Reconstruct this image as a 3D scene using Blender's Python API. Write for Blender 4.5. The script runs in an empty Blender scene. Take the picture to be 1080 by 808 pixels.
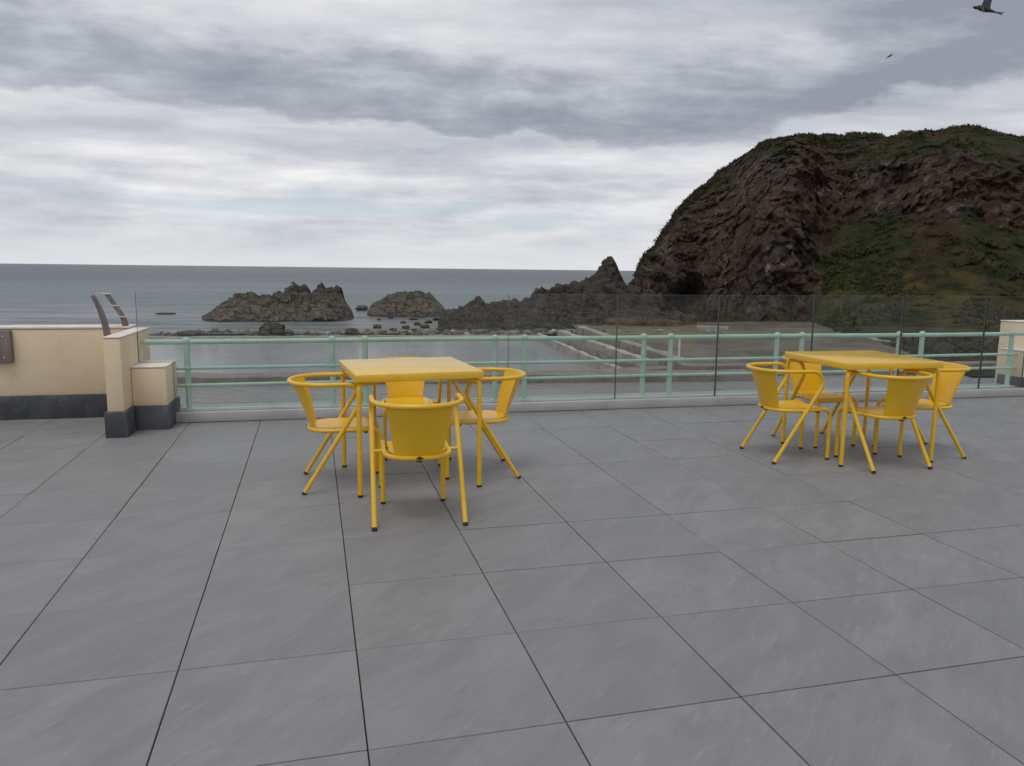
import bpy, bmesh, math, random
import numpy as np
from mathutils import Vector, Matrix, noise
R = math.radians
PI = math.pi
random.seed(7)
rng = np.random.default_rng(11)
scene = bpy.context.scene
C = scene.collection

# ------------------------------------------------------------------ camera
CAM_H = 1.3718
F_PX, PITCH, ROLL = 809.596, 0.147136, 0.01153
cam_d = bpy.data.cameras.new("camera")
cam = bpy.data.objects.new("camera", cam_d)
C.objects.link(cam)
cam.location = (0, 0, CAM_H)
_f = Vector((0, math.cos(PITCH), -math.sin(PITCH)))
_r = Vector((1, 0, 0))
_u = _r.cross(_f)
RX = _r * math.cos(ROLL) + _u * math.sin(ROLL)
UX = -_r * math.sin(ROLL) + _u * math.cos(ROLL)
FX = _f
M3 = Matrix((RX, UX, -FX)).transposed()
cam.rotation_mode = 'QUATERNION'
cam.rotation_quaternion = M3.to_quaternion()
cam_d.sensor_fit = 'HORIZONTAL'
cam_d.sensor_width = 36
cam_d.lens = 36 * F_PX / 1080
cam_d.clip_start = 0.05
cam_d.clip_end = 60000
scene.camera = cam


def ray(px, py):
    return RX * ((px - 540) / F_PX) + UX * ((404 - py) / F_PX) + FX


def at(px, py, z):
    """the ground point (at height z) seen at a photo pixel"""
    d = ray(px, py)
    t = (z - CAM_H) / d.z
    return Vector((d.x * t, d.y * t, z))


def far(px, py, dist):
    """the point seen at a photo pixel at a horizontal distance"""
    d = ray(px, py)
    t = dist / math.hypot(d.x, d.y)
    return Vector((d.x * t, d.y * t, CAM_H + d.z * t))


# terrace-edge frame: u along the kerb, v out to sea
EA = R(13.19)
EU = Vector((math.cos(EA), math.sin(EA), 0))
EV = Vector((-math.sin(EA), math.cos(EA), 0))
EDGE = Matrix.Rotation(EA, 4, 'Z')

# ------------------------------------------------------------------ object helpers


def link_mesh(name, me, mat, parent=None):
    o = bpy.data.objects.new(name, me)
    C.objects.link(o)
    if mat is not None:
        for m in (mat if isinstance(mat, (list, tuple)) else [mat]):
            me.materials.append(m)
    if parent is not None:
        o.parent = parent
    return o


def build(name, bm, mat, parent=None, smooth=False, sharp=40):
    me = bpy.data.meshes.new(name)
    bmesh.ops.recalc_face_normals(bm, faces=bm.faces[:])
    bm.to_mesh(me)
    bm.free()
    if smooth:
        me.polygons.foreach_set('use_smooth', [True] * len(me.polygons))
        me.set_sharp_from_angle(angle=R(sharp))
    return link_mesh(name, me, mat, parent)


def tag(o, label=None, cat=None, group=None, kind=None):
    if label:
        o['label'] = label
    if cat:
        o['category'] = cat
    if group:
        o['group'] = group
    if kind:
        o['kind'] = kind
    return o


def struct(o, label=None, cat=None):
    return tag(o, label, cat, None, 'structure')


def empty(name, loc=(0, 0, 0), rz=0.0):
    o = bpy.data.objects.new(name, None)
    o.empty_display_size = 0.2
    C.objects.link(o)
    o.location = loc
    o.rotation_euler = (0, 0, rz)
    return o


def box(bm, x0, x1, y0, y1, z0, z1, bev=0.0, seg=2):
    vs = [bm.verts.new(p) for p in ((x0, y0, z0), (x1, y0, z0), (x1, y1, z0), (x0, y1, z0),
                                    (x0, y0, z1), (x1, y0, z1), (x1, y1, z1), (x0, y1, z1))]
    fs = [bm.faces.new([vs[i] for i in q]) for q in
          ((3, 2, 1, 0), (4, 5, 6, 7), (0, 1, 5, 4), (1, 2, 6, 5), (2, 3, 7, 6), (3, 0, 4, 7))]
    if bev > 0:
        es = list({e for f in fs for e in f.edges})
        bmesh.ops.bevel(bm, geom=es, offset=bev, segments=seg, affect='EDGES', profile=0.5)


def tube(bm, pts, r, seg=12, cap=True, radii=None):
    pts = [Vector(p) for p in pts]
    n = len(pts)
    t0 = (pts[1] - pts[0]).normalized()
    ref = Vector((0, 0, 1)) if abs(t0.z) < 0.9 else Vector((1, 0, 0))
    nrm = t0.cross(ref).normalized()
    rings = []
    prev = t0
    for i in range(n):
        if i == 0:
            t = t0
        elif i == n - 1:
            t = (pts[-1] - pts[-2]).normalized()
        else:
            t = ((pts[i + 1] - pts[i]).normalized() + (pts[i] - pts[i - 1]).normalized()).normalized()
        ax = prev.cross(t)
        if ax.length > 1e-8:
            nrm = Matrix.Rotation(prev.angle(t), 3, ax.normalized()) @ nrm
        nrm = (nrm - t * nrm.dot(t)).normalized()
        b = t.cross(nrm)
        prev = t
        rr = radii[i] if radii else r
        rings.append([bm.verts.new(pts[i] + (nrm * math.cos(2 * PI * k / seg) + b * math.sin(2 * PI * k / seg)) * rr)
                      for k in range(seg)])
    for i in range(n - 1):
        for k in range(seg):
            bm.faces.new((rings[i][k], rings[i][(k + 1) % seg], rings[i + 1][(k + 1) % seg], rings[i + 1][k]))
    if cap:
        bm.faces.new(rings[0][::-1])
        bm.faces.new(rings[-1])


def ball(bm, c, r, u=14, v=10, sz=1.0):
    m = Matrix.Translation(c) @ Matrix.Diagonal((r, r, r * sz, 1))
    bmesh.ops.create_uvsphere(bm, u_segments=u, v_segments=v, radius=1, matrix=m)


def shell(bm, rows, th):
    """a closed sheet of thickness th from a grid of points (th is laid down behind the grid)"""
    nj, ni = len(rows), len(rows[0])
    nor = []
    for j in range(nj):
        r = []
        for i in range(ni):
            a = rows[j][min(i + 1, ni - 1)] - rows[j][max(i - 1, 0)]
            b = rows[min(j + 1, nj - 1)][i] - rows[max(j - 1, 0)][i]
            r.append(a.cross(b).normalized())
        nor.append(r)
    T = [[bm.verts.new(p) for p in r] for r in rows]
    B = [[bm.verts.new(rows[j][i] - nor[j][i] * th) for i in range(ni)] for j in range(nj)]
    for j in range(nj - 1):
        for i in range(ni - 1):
            bm.faces.new((T[j][i], T[j][i + 1], T[j + 1][i + 1], T[j + 1][i]))
            bm.faces.new((B[j][i], B[j + 1][i], B[j + 1][i + 1], B[j][i + 1]))
    loop = [(0, i) for i in range(ni)] + [(j, ni - 1) for j in range(1, nj)] + [(nj - 1, i) for i in range(ni - 2, -1, -1)] + [(j, 0) for j in range(nj - 2, 0, -1)]
    for k in range(len(loop)):
        a, b = loop[k], loop[(k + 1) % len(loop)]
        bm.faces.new((T[a[0]][a[1]], B[a[0]][a[1]], B[b[0]][b[1]], T[b[0]][b[1]]))


def new():
    return bmesh.new()


# ------------------------------------------------------------------ node helpers
class NT:
    def __init__(self, tree):
        self.t = tree

    def n(self, typ, **kw):
        nd = self.t.nodes.new(typ)
        for k, v in kw.items():
            setattr(nd, k, v)
        return nd

    def put(self, sock, v):
        if v is None:
            return
        if hasattr(v, 'is_linked') or hasattr(v, 'links'):
            self.t.links.new(v, sock)
        elif isinstance(v, (tuple, list)) and len(v) == 3 and sock.type == 'RGBA':
            sock.default_value = (*v, 1)
        else:
            sock.default_value = v

    def math(self, op, a, b=None, c=None, clamp=False):
        nd = self.n('ShaderNodeMath', operation=op, use_clamp=clamp)
        self.put(nd.inputs[0], a)
        self.put(nd.inputs[1], b)
        self.put(nd.inputs[2], c)
        return nd.outputs[0]

    def vmath(self, op, a, b=None):
        nd = self.n('ShaderNodeVectorMath', operation=op)
        self.put(nd.inputs[0], a)
        self.put(nd.inputs[1], b)
        return nd.outputs[0]

    def noise(self, vec, scale, detail=4, rough=0.55, dist=0.0, lac=2.0):
        nd = self.n('ShaderNodeTexNoise')
        self.put(nd.inputs['Vector'], vec)
        for k, v in (('Scale', scale), ('Detail', detail), ('Roughness', rough), ('Distortion', dist), ('Lacunarity', lac)):
            self.put(nd.inputs[k], v)
        return nd.outputs['Fac']

    def voro(self, vec, scale, feature='F1', out='Distance', rnd=1.0):
        nd = self.n('ShaderNodeTexVoronoi', feature=feature)
        self.put(nd.inputs['Vector'], vec)
        nd.inputs['Scale'].default_value = scale
        nd.inputs['Randomness'].default_value = rnd
        return nd.outputs[out]

    def ramp(self, fac, stops, interp='LINEAR'):
        nd = self.n('ShaderNodeValToRGB')
        nd.color_ramp.interpolation = interp
        el = nd.color_ramp.elements
        while len(el) < len(stops):
            el.new(0.5)
        for e, (p, c) in zip(el, stops):
            e.position = p
            e.color = (c, c, c, 1) if isinstance(c, (int, float)) else (*c, 1)
        self.put(nd.inputs[0], fac)
        return nd.outputs[0]

    def mix(self, fac, a, b, blend='MIX'):
        nd = self.n('ShaderNodeMix', data_type='RGBA', blend_type=blend)
        self.put(nd.inputs[0], fac)
        self.put(nd.inputs[6], a)
        self.put(nd.inputs[7], b)
        return nd.outputs[2]

    def maprange(self, v, a, b, c=0.0, d=1.0, smooth=True):
        nd = self.n('ShaderNodeMapRange', interpolation_type='SMOOTHSTEP' if smooth else 'LINEAR')
        self.put(nd.inputs[0], v)
        for i, x in enumerate((a, b, c, d)):
            self.put(nd.inputs[1 + i], x)
        return nd.outputs[0]

    def mapping(self, vec, scale=(1, 1, 1), rot=(0, 0, 0), loc=(0, 0, 0)):
        nd = self.n('ShaderNodeMapping')
        self.put(nd.inputs['Vector'], vec)
        nd.inputs['Scale'].default_value = scale
        nd.inputs['Rotation'].default_value = rot
        nd.inputs['Location'].default_value = loc
        return nd.outputs[0]

    def bump(self, h, strength=0.3, dist=0.01, normal=None):
        nd = self.n('ShaderNodeBump')
        self.put(nd.inputs['Height'], h)
        nd.inputs['Strength'].default_value = strength
        nd.inputs['Distance'].default_value = dist
        self.put(nd.inputs['Normal'], normal)
        return nd.outputs[0]

    def coord(self, which='Object'):
        return self.n('ShaderNodeTexCoord').outputs[which]

    def attr(self, name, out='Fac'):
        nd = self.n('ShaderNodeAttribute', attribute_name=name)
        return nd.outputs[out]

    def geo(self, out):
        return self.n('ShaderNodeNewGeometry').outputs[out]

    def sep(self, v):
        nd = self.n('ShaderNodeSeparateXYZ')
        self.put(nd.inputs[0], v)
        return nd.outputs

    def comb(self, x, y, z):
        nd = self.n('ShaderNodeCombineXYZ')
        for i, v in enumerate((x, y, z)):
            self.put(nd.inputs[i], v)
        return nd.outputs[0]


def material(name):
    m = bpy.data.materials.new(name)
    m.use_nodes = True
    nt = NT(m.node_tree)
    bsdf = m.node_tree.nodes['Principled BSDF']

    def setp(**kw):
        for k, v in kw.items():
            nt.put(bsdf.inputs[k.replace('_', ' ')], v)
    return m, nt, setp


def simple(name, col, rough=0.5, var=0.12, vscale=8.0, bump=0.0, bscale=60, metallic=0.0, spec=0.5, coat=0.0):
    m, nt, setp = material(name)
    co = nt.coord()
    f = nt.noise(co, vscale, 5, 0.6)
    c = nt.mix(nt.maprange(f, 0.3, 0.7), tuple(x * (1 - var) for x in col), tuple(min(1, x * (1 + var)) for x in col))
    setp(Base_Color=c, Roughness=rough, Metallic=metallic, Specular_IOR_Level=spec, Coat_Weight=coat)
    if bump:
        setp(Normal=nt.bump(nt.noise(co, bscale, 4), bump, 0.004))
    return m


MAT = {}


def make_materials():
    # --- yellow powder coat
    m, nt, setp = material('yellow_powder_coat')
    co = nt.coord()
    obj_rnd = nt.n('ShaderNodeObjectInfo').outputs['Random']
    f = nt.noise(co, 5, 4)
    c = nt.mix(nt.maprange(f, 0.3, 0.7), (0.79, 0.458, 0.005), (0.84, 0.496, 0.007))
    dirt = nt.maprange(nt.noise(co, 22, 7, 0.72), 0.56, 0.74)
    c = nt.mix(nt.math('MULTIPLY', dirt, 0.28), c, (0.50, 0.32, 0.04))
    setp(Base_Color=c, Roughness=nt.maprange(f, 0.2, 0.8, 0.27, 0.36), Specular_IOR_Level=0.7,
         Normal=nt.bump(nt.noise(co, 900, 2), 0.06, 0.0006))
    MAT['yellow'] = m
    # --- table top: same coat, slightly worn by the weather
    m, nt, setp = material('yellow_tabletop_coat')
    co = nt.coord()
    f = nt.noise(co, 6, 5, 0.65)
    c = nt.mix(nt.maprange(f, 0.3, 0.7), (0.79, 0.47, 0.012), (0.84, 0.51, 0.016))
    sp = nt.maprange(nt.noise(co, 60, 4, 0.7), 0.62, 0.75)
    c = nt.mix(nt.math('MULTIPLY', sp, 0.2), c, (0.75, 0.55, 0.16))
    setp(Base_Color=c, Roughness=nt.maprange(f, 0.2, 0.8, 0.17, 0.26), Specular_IOR_Level=1.0,
         Normal=nt.bump(nt.noise(co, 700, 2), 0.08, 0.0006))
    MAT['tabletop'] = m
    MAT['rubber'] = simple('black_rubber', (0.018, 0.018, 0.018), 0.6)
    MAT['badge'] = simple('dark_metal_badge', (0.06, 0.06, 0.055), 0.35, metallic=0.7)
    # --- mint gloss paint on the railing
    m, nt, setp = material('mint_gloss_paint')
    co = nt.coord()
    f = nt.noise(co, 3, 6, 0.65)
    c = nt.mix(nt.maprange(f, 0.3, 0.7), (0.38, 0.56, 0.43), (0.47, 0.645, 0.52))
    st = nt.maprange(nt.noise(nt.mapping(co, (14, 14, 2)), 3, 6, 0.7), 0.62, 0.74)
    c = nt.mix(nt.math('MULTIPLY', st, 0.35), c, (0.27, 0.38, 0.28))
    setp(Base_Color=c, Roughness=0.38, Normal=nt.bump(nt.noise(co, 90, 3), 0.12, 0.002))
    MAT['mint'] = m
    # --- cream masonry paint
    m, nt, setp = material('cream_masonry_paint')
    co = nt.coord()
    f = nt.noise(co, 1.6, 6, 0.6)
    c = nt.mix(nt.maprange(f, 0.3, 0.72), (0.77, 0.605, 0.405), (0.83, 0.675, 0.475))
    stain = nt.maprange(nt.noise(nt.mapping(co, (3, 3, 1.6)), 1.7, 7, 0.68), 0.55, 0.75)
    c = nt.mix(nt.math('MULTIPLY', stain, 0.4), c, (0.64, 0.46, 0.28))
    spots = nt.maprange(nt.noise(co, 17, 4, 0.65), 0.67, 0.73)
    c = nt.mix(nt.math('MULTIPLY', spots, 0.5), c, (0.35, 0.24, 0.13))
    hz = nt.math('ADD', nt.noise(co, 70, 5, 0.65), nt.math('MULTIPLY', nt.noise(co, 9, 4), 1.5))
    setp(Base_Color=c, Roughness=0.75, Specular_IOR_Level=0.3, Normal=nt.bump(hz, 0.45, 0.006))
    MAT['cream'] = m
    m, nt, setp = material('white_coping_paint')
    co = nt.coord()
    f = nt.noise(co, 5, 6, 0.65)
    c = nt.mix(nt.maprange(f, 0.3, 0.7), (0.70, 0.62, 0.54), (0.84, 0.78, 0.72))
    setp(Base_Color=c, Roughness=0.7, Normal=nt.bump(nt.noise(co, 60, 4), 0.3, 0.004))
    MAT['coping'] = m
    # --- dark bitumen-painted plinth
    m, nt, setp = material('dark_plinth_paint')
    co = nt.coord()
    f = nt.noise(co, 4, 7, 0.7)
    c = nt.mix(nt.maprange(f, 0.35, 0.7), (0.050, 0.053, 0.060), (0.105, 0.108, 0.118))
    ch = nt.maprange(nt.noise(co, 16, 6, 0.75), 0.60, 0.72)
    c = nt.mix(nt.math('MULTIPLY', ch, 0.55), c, (0.21, 0.21, 0.215))
    setp(Base_Color=c, Roughness=0.6, Normal=nt.bump(nt.noise(co, 50, 5), 0.4, 0.006))
    MAT['plinth'] = m
    # --- kerb
    m, nt, setp = material('pale_kerb_concrete')
    co = nt.coord()
    f = nt.noise(co, 2.2, 7, 0.65)
    c = nt.mix(nt.maprange(f, 0.3, 0.7), (0.36, 0.345, 0.335), (0.46, 0.44, 0.43))
    st = nt.maprange(nt.noise(nt.mapping(co, (3, 3, 14)), 2, 6, 0.7), 0.56, 0.75)
    c = nt.mix(nt.math('MULTIPLY', st, 0.35), c, (0.22, 0.20, 0.19))
    setp(Base_Color=c, Roughness=0.72, Normal=nt.bump(nt.noise(co, 80, 4), 0.25, 0.003))
    MAT['kerb'] = m
    # --- terrace tiles
    m, nt, setp = material('slate_grey_porcelain')
    co = nt.coord()
    rnd = nt.geo('Random Per Island')
    off = nt.math('MULTIPLY', rnd, 71.0)
    shift = nt.vmath('ADD', co, nt.comb(off, nt.math('MULTIPLY', rnd, 37.0), 0))
    rot = nt.mapping(shift, (1, 1, 1), (0, 0, R(-58)))
    a = nt.mapping(rot, (1.0, 2.4, 1))
    big = nt.noise(a, 2.2, 7, 0.62, 0.6)
    veins = nt.noise(nt.mapping(rot, (1.9, 9.0, 1)), 3.6, 8, 0.72, 0.8)
    fine = nt.noise(shift, 170, 3, 0.6)
    c = nt.mix(nt.maprange(big, 0.3, 0.7), (0.200, 0.199, 0.201), (0.258, 0.256, 0.257))
    c = nt.mix(nt.math('MULTIPLY', nt.maprange(veins, 0.53, 0.74), 0.60), c, (0.345, 0.342, 0.338))
    c = nt.mix(nt.math('MULTIPLY', nt.maprange(veins, 0.47, 0.30), 0.35), c, (0.138, 0.137, 0.139))
    c = nt.mix(nt.math('MULTIPLY', nt.maprange(rnd, 0, 1, 0, 1, False), 0.32), c, (0.162, 0.163, 0.167))
    # dried water marks and scuffs over the whole floor
    smud = nt.maprange(nt.noise(co, 0.55, 6, 0.62, 0.4), 0.5, 0.72)
    c = nt.mix(nt.math('MULTIPLY', smud, 0.22), c, (0.27, 0.265, 0.262))
    c = nt.mix(nt.math('MULTIPLY', nt.maprange(fine, 0.3, 0.75), 0.16), c, (0.29, 0.29, 0.29))
    speck = nt.maprange(nt.voro(co, 1.7), 0.010, 0.022, 1, 0)
    c = nt.mix(nt.math('MULTIPLY', speck, 0.7), c, (0.5, 0.49, 0.47))
    h = nt.math('ADD', nt.math('MULTIPLY', veins, 0.7), nt.math('MULTIPLY', fine, 0.25))
    ro = nt.math('ADD', nt.maprange(big, 0.2, 0.8, 0.50, 0.60), nt.math('MULTIPLY', smud, -0.05))
    setp(Base_Color=c, Roughness=ro, Specular_IOR_Level=0.45, Normal=nt.bump(h, 0.22, 0.004))
    MAT['tile'] = m
    MAT['joint'] = simple('dark_joint_bed', (0.02, 0.018, 0.017), 0.9)
    # --- concrete for pool walls
    for key, lo, hi, wet in (('pool_concrete', (0.20, 0.18, 0.155), (0.36, 0.33, 0.29), 0.6),
                             ('pale_concrete', (0.27, 0.25, 0.22), (0.46, 0.43, 0.39), 0.55),
                             ('brown_concrete', (0.15, 0.125, 0.105), (0.25, 0.215, 0.185), 0.5)):
        m, nt, setp = material(key)
        co = nt.coord()
        f = nt.noise(co, 1.1, 8, 0.7)
        c = nt.mix(nt.maprange(f, 0.32, 0.68), lo, hi)
        st = nt.maprange(nt.noise(nt.mapping(co, (2.2, 2.2, 5)), 1.3, 7, 0.72), 0.52, 0.70)
        c = nt.mix(nt.math('MULTIPLY', st, wet), c, (0.07, 0.062, 0.05))
        setp(Base_Color=c, Roughness=0.8, Normal=nt.bump(nt.noise(co, 6, 7, 0.7), 0.6, 0.06))
        MAT[key] = m
    # --- rock of the islets, reef and boulders
    for key, stops, dark, top in (
            ('rock', [(0.30, (0.075, 0.058, 0.043)), (0.44, (0.160, 0.126, 0.090)), (0.58, (0.26, 0.21, 0.152)), (0.74, (0.40, 0.335, 0.25))], 0.85, 0.72),
            ('reef_rock', [(0.30, (0.038, 0.030, 0.024)), (0.44, (0.085, 0.066, 0.051)), (0.58, (0.140, 0.110, 0.084)), (0.74, (0.235, 0.19, 0.148))], 0.92, 0.55)):
        m, nt, setp = material('sea_' + key)
        co = nt.geo('Position')
        z = nt.sep(co)[2]
        f = nt.noise(co, 0.8, 9, 0.74)
        g = nt.noise(nt.mapping(co, (0.8, 0.8, 2.0), (R(25), R(18), 0)), 1.3, 9, 0.78, 0.4)
        c = nt.ramp(f, stops)
        c = nt.mix(nt.math('MULTIPLY', nt.maprange(g, 0.52, 0.40), dark), c, (0.030, 0.025, 0.021))
        cr = nt.voro(nt.mapping(co, (0.9, 0.9, 1.25), (0.3, 0.2, 0)), 1.05, 'DISTANCE_TO_EDGE')
        cr2 = nt.math('ADD', cr, nt.math('MULTIPLY', nt.math('SUBTRACT', g, 0.5), 0.35))
        c = nt.mix(nt.math('MULTIPLY', nt.maprange(cr2, 0.10, 0.0), 0.75), c, (0.016, 0.013, 0.011))  # crack lines darkened in the colour, standing in for shade in deep fissures
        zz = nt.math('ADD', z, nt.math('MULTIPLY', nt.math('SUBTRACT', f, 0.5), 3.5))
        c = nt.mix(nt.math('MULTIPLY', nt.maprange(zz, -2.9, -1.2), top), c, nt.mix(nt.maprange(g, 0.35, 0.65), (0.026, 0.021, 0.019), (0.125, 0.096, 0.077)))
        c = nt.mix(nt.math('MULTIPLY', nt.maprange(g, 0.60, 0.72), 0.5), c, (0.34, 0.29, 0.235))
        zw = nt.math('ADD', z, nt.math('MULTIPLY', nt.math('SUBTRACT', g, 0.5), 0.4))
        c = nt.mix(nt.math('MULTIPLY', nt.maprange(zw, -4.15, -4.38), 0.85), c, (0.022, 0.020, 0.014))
        hh = nt.math('ADD', nt.math('MULTIPLY', g, 1.4), nt.noise(co, 5.0, 7, 0.78))
        setp(Base_Color=c, Roughness=0.85, Specular_IOR_Level=0.25, Normal=nt.bump(hh, 1.0, 0.30))
        MAT[key] = m
    # --- headland: rock, bracken and grass by attribute
    m, nt, setp = material('headland_cover')
    co = nt.geo('Position')
    nrm = nt.sep(nt.geo('Normal'))[2]
    grass = nt.attr('grass')
    f = nt.noise(co, 0.16, 9, 0.70)
    f2 = nt.noise(co, 0.6, 8, 0.74)
    st = nt.noise(nt.mapping(nt.mapping(co, (1, 1, 1), (0, R(24), 0)), (1.0, 1.0, 0.55)), 0.55, 10, 0.78, 0.4)
    rock = nt.ramp(st, [(0.30, (0.022, 0.018, 0.016)), (0.42, (0.066, 0.052, 0.044)), (0.55, (0.125, 0.099, 0.081)), (0.70, (0.25, 0.208, 0.172))])
    red = nt.ramp(f2, [(0.28, (0.050, 0.032, 0.021)), (0.50, (0.132, 0.083, 0.055)), (0.72, (0.22, 0.150, 0.106))])
    redm = nt.maprange(nt.noise(co, 0.075, 7, 0.62), 0.34, 0.56)
    rock = nt.mix(nt.math('MULTIPLY', redm, 0.95), rock, red)
    fl = nt.noise(nt.mapping(co, (1.0, 1.0, 0.55), (R(15), R(-25), 0)), 0.95, 5, 0.68, 0.4)
    fz = nt.noise(co, 0.10, 4, 0.6)
    rock = nt.mix(nt.math('MULTIPLY', nt.maprange(fl, 0.57, 0.64), nt.maprange(fz, 0.36, 0.56)), rock, (0.30, 0.255, 0.235))
    cr = nt.voro(nt.mapping(nt.mapping(co, (1, 1, 1), (0, R(24), 0)), (0.55, 0.55, 0.36)), 1.0, 'DISTANCE_TO_EDGE')
    cr = nt.math('ADD', cr, nt.math('MULTIPLY', nt.math('SUBTRACT', st, 0.5), 0.5))
    rock = nt.mix(nt.math('MULTIPLY', nt.maprange(cr, 0.09, 0.0), 0.5), rock, (0.012, 0.010, 0.009))  # shade of deep cracks painted as near-black lines
    mossm = nt.maprange(nt.noise(co, 0.22, 7, 0.68), 0.56, 0.68)
    rock = nt.mix(nt.math('MULTIPLY', mossm, 0.6), rock, (0.040, 0.042, 0.017))
    gr = nt.ramp(f2, [(0.28, (0.016, 0.023, 0.008)), (0.45, (0.040, 0.053, 0.016)), (0.60, (0.072, 0.083, 0.028)), (0.76, (0.125, 0.112, 0.048))])
    brown = nt.ramp(f2, [(0.3, (0.036, 0.024, 0.014)), (0.55, (0.092, 0.060, 0.036)), (0.75, (0.155, 0.108, 0.064))])
    gr = nt.mix(nt.math('MULTIPLY', nt.maprange(nt.noise(co, 0.15, 8, 0.70), 0.42, 0.60), 0.9), gr, brown)
    yel = nt.math('MULTIPLY', nt.attr('lush'), nt.maprange(nt.noise(co, 0.3, 6, 0.65), 0.42, 0.6))
    gr = nt.mix(nt.math('MULTIPLY', yel, 0.8), gr, (0.150, 0.125, 0.022))
    gm = nt.maprange(nt.math('ADD', grass, nt.math('MULTIPLY', nt.math('SUBTRACT', nt.noise(co, 0.24, 9, 0.76), 0.5), 2.5)), 0.40, 0.62)
    c = nt.mix(gm, rock, gr)
    hh = nt.math('ADD', nt.math('MULTIPLY', st, 2.2), nt.noise(co, 2.2, 8, 0.8))
    zc = nt.sep(co)[2]
    weed = nt.math('MULTIPLY', nt.maprange(nt.math('ADD', zc, nt.math('MULTIPLY', f2, 1.6)), -1.4, -2.6), nt.maprange(nt.noise(co, 0.35, 5), 0.42, 0.58))
    c = nt.mix(nt.math('MULTIPLY', weed, 0.75), c, (0.095, 0.062, 0.020))
    setp(Base_Color=c, Roughness=0.9, Specular_IOR_Level=0.15, Normal=nt.bump(hh, 1.0, 0.6))
    MAT['headland'] = m
    # --- leaves
    for key, lo, hi in (('bracken_leaf', (0.030, 0.022, 0.012), (0.085, 0.060, 0.034)),
                        ('scrub_leaf', (0.018, 0.023, 0.008), (0.050, 0.055, 0.020))):
        m, nt, setp = material(key)
        rnd = nt.geo('Random Per Island')
        c = nt.mix(rnd, lo, hi)
        setp(Base_Color=c, Roughness=0.8, Specular_IOR_Level=0.15)
        MAT[key] = m
    # --- wet dry-pool floor
    m, nt, setp = material('wet_pool_floor')
    co = nt.geo('Position')
    f = nt.noise(co, 0.25, 9, 0.68)
    g = nt.noise(nt.mapping(co, (0.45, 0.8, 1)), 0.9, 9, 0.74)
    c = nt.ramp(f, [(0.3, (0.045, 0.040, 0.026)), (0.5, (0.115, 0.097, 0.064)), (0.7, (0.20, 0.170, 0.118))])
    c = nt.mix(nt.math('MULTIPLY', nt.maprange(g, 0.55, 0.7), 0.6), c, (0.17, 0.155, 0.135))
    setp(Base_Color=c, Roughness=nt.maprange(g, 0.35, 0.6, 0.42, 0.75), Specular_IOR_Level=0.3, Normal=nt.bump(nt.noise(co, 2.5, 7, 0.7), 0.7, 0.15))
    MAT['floor_mud'] = m
    # --- grass bank
    m, nt, setp = material('rough_grass')
    co = nt.geo('Position')
    f = nt.noise(co, 0.6, 9, 0.72)
    c = nt.ramp(f, [(0.3, (0.020, 0.024, 0.010)), (0.5, (0.046, 0.048, 0.018)), (0.7, (0.095, 0.085, 0.030))])
    setp(Base_Color=c, Roughness=0.9, Specular_IOR_Level=0.1, Normal=nt.bump(nt.noise(co, 3, 7, 0.7), 1.0, 0.3))
    MAT['grass'] = m
    # --- shingle
    m, nt, setp = material('shingle')
    co = nt.geo('Position')
    vcol = nt.voro(co, 2.2, 'F1', 'Color')
    vd = nt.voro(co, 2.2)
    c = nt.ramp(nt.sep(vcol)[0], [(0.1, (0.09, 0.078, 0.062)), (0.5, (0.22, 0.19, 0.155)), (0.9, (0.40, 0.365, 0.32))])
    setp(Base_Color=c, Roughness=0.8, Normal=nt.bump(nt.math('SUBTRACT', 1.0, vd), 1.0, 0.25))
    MAT['shingle'] = m
    m, nt, setp = material('shingle_stone')
    rnd = nt.geo('Random Per Island')
    co = nt.geo('Position')
    c = nt.ramp(rnd, [(0.0, (0.045, 0.038, 0.030)), (0.5, (0.15, 0.125, 0.096)), (0.9, (0.29, 0.25, 0.20)), (1.0, (0.55, 0.52, 0.47))])
    c = nt.mix(nt.math('MULTIPLY', nt.noise(co, 6, 5), 0.6), c, (0.035, 0.032, 0.025))
    setp(Base_Color=c, Roughness=0.75)
    MAT['stone'] = m
    # --- sea
    m, nt, setp = material('sea_water')
    co = nt.geo('Position')
    p = nt.mapping(co, (1, 1, 1), (0, 0, R(-12)))
    w1 = nt.noise(nt.mapping(p, (0.10, 0.34, 1)), 1.0, 6, 0.6, 0.4)
    w2 = nt.noise(nt.mapping(p, (0.7, 1.6, 1)), 1.0, 5, 0.65, 0.5)
    w3 = nt.noise(nt.mapping(p, (0.010, 0.055, 1)), 1.0, 5, 0.6)
    h = nt.math('ADD', nt.math('ADD', nt.math('MULTIPLY', w1, 1.0), nt.math('MULTIPLY', w2, 0.28)), nt.math('MULTIPLY', w3, 2.5))
    y = nt.sep(p)[1]
    near = nt.maprange(y, 330, 100)
    teal = nt.math('MULTIPLY', nt.maprange(y, 90, 150), nt.maprange(y, 420, 200))
    c = nt.mix(nt.maprange(w3, 0.4, 0.62), (0.052, 0.058, 0.078), (0.105, 0.114, 0.136))
    c = nt.mix(near, c, nt.mix(nt.maprange(w1, 0.38, 0.62), (0.130, 0.144, 0.160), (0.250, 0.266, 0.280)))
    c = nt.mix(nt.math('MULTIPLY', teal, 0.7), c, (0.115, 0.165, 0.172))
    foam = nt.math('MULTIPLY', nt.maprange(nt.noise(nt.mapping(p, (0.25, 0.9, 1)), 1.0, 6, 0.7), 0.67, 0.75), 0.18)
    c = nt.mix(foam, c, (0.5, 0.52, 0.53))
    setp(Base_Color=c, Roughness=0.30, IOR=1.33, Specular_IOR_Level=0.20, Normal=nt.bump(h, 1.0, 1.6))
    MAT['sea'] = m
    # --- pool water: shallow, calmer
    m, nt, setp = material('pool_water')
    co = nt.geo('Position')
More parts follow.
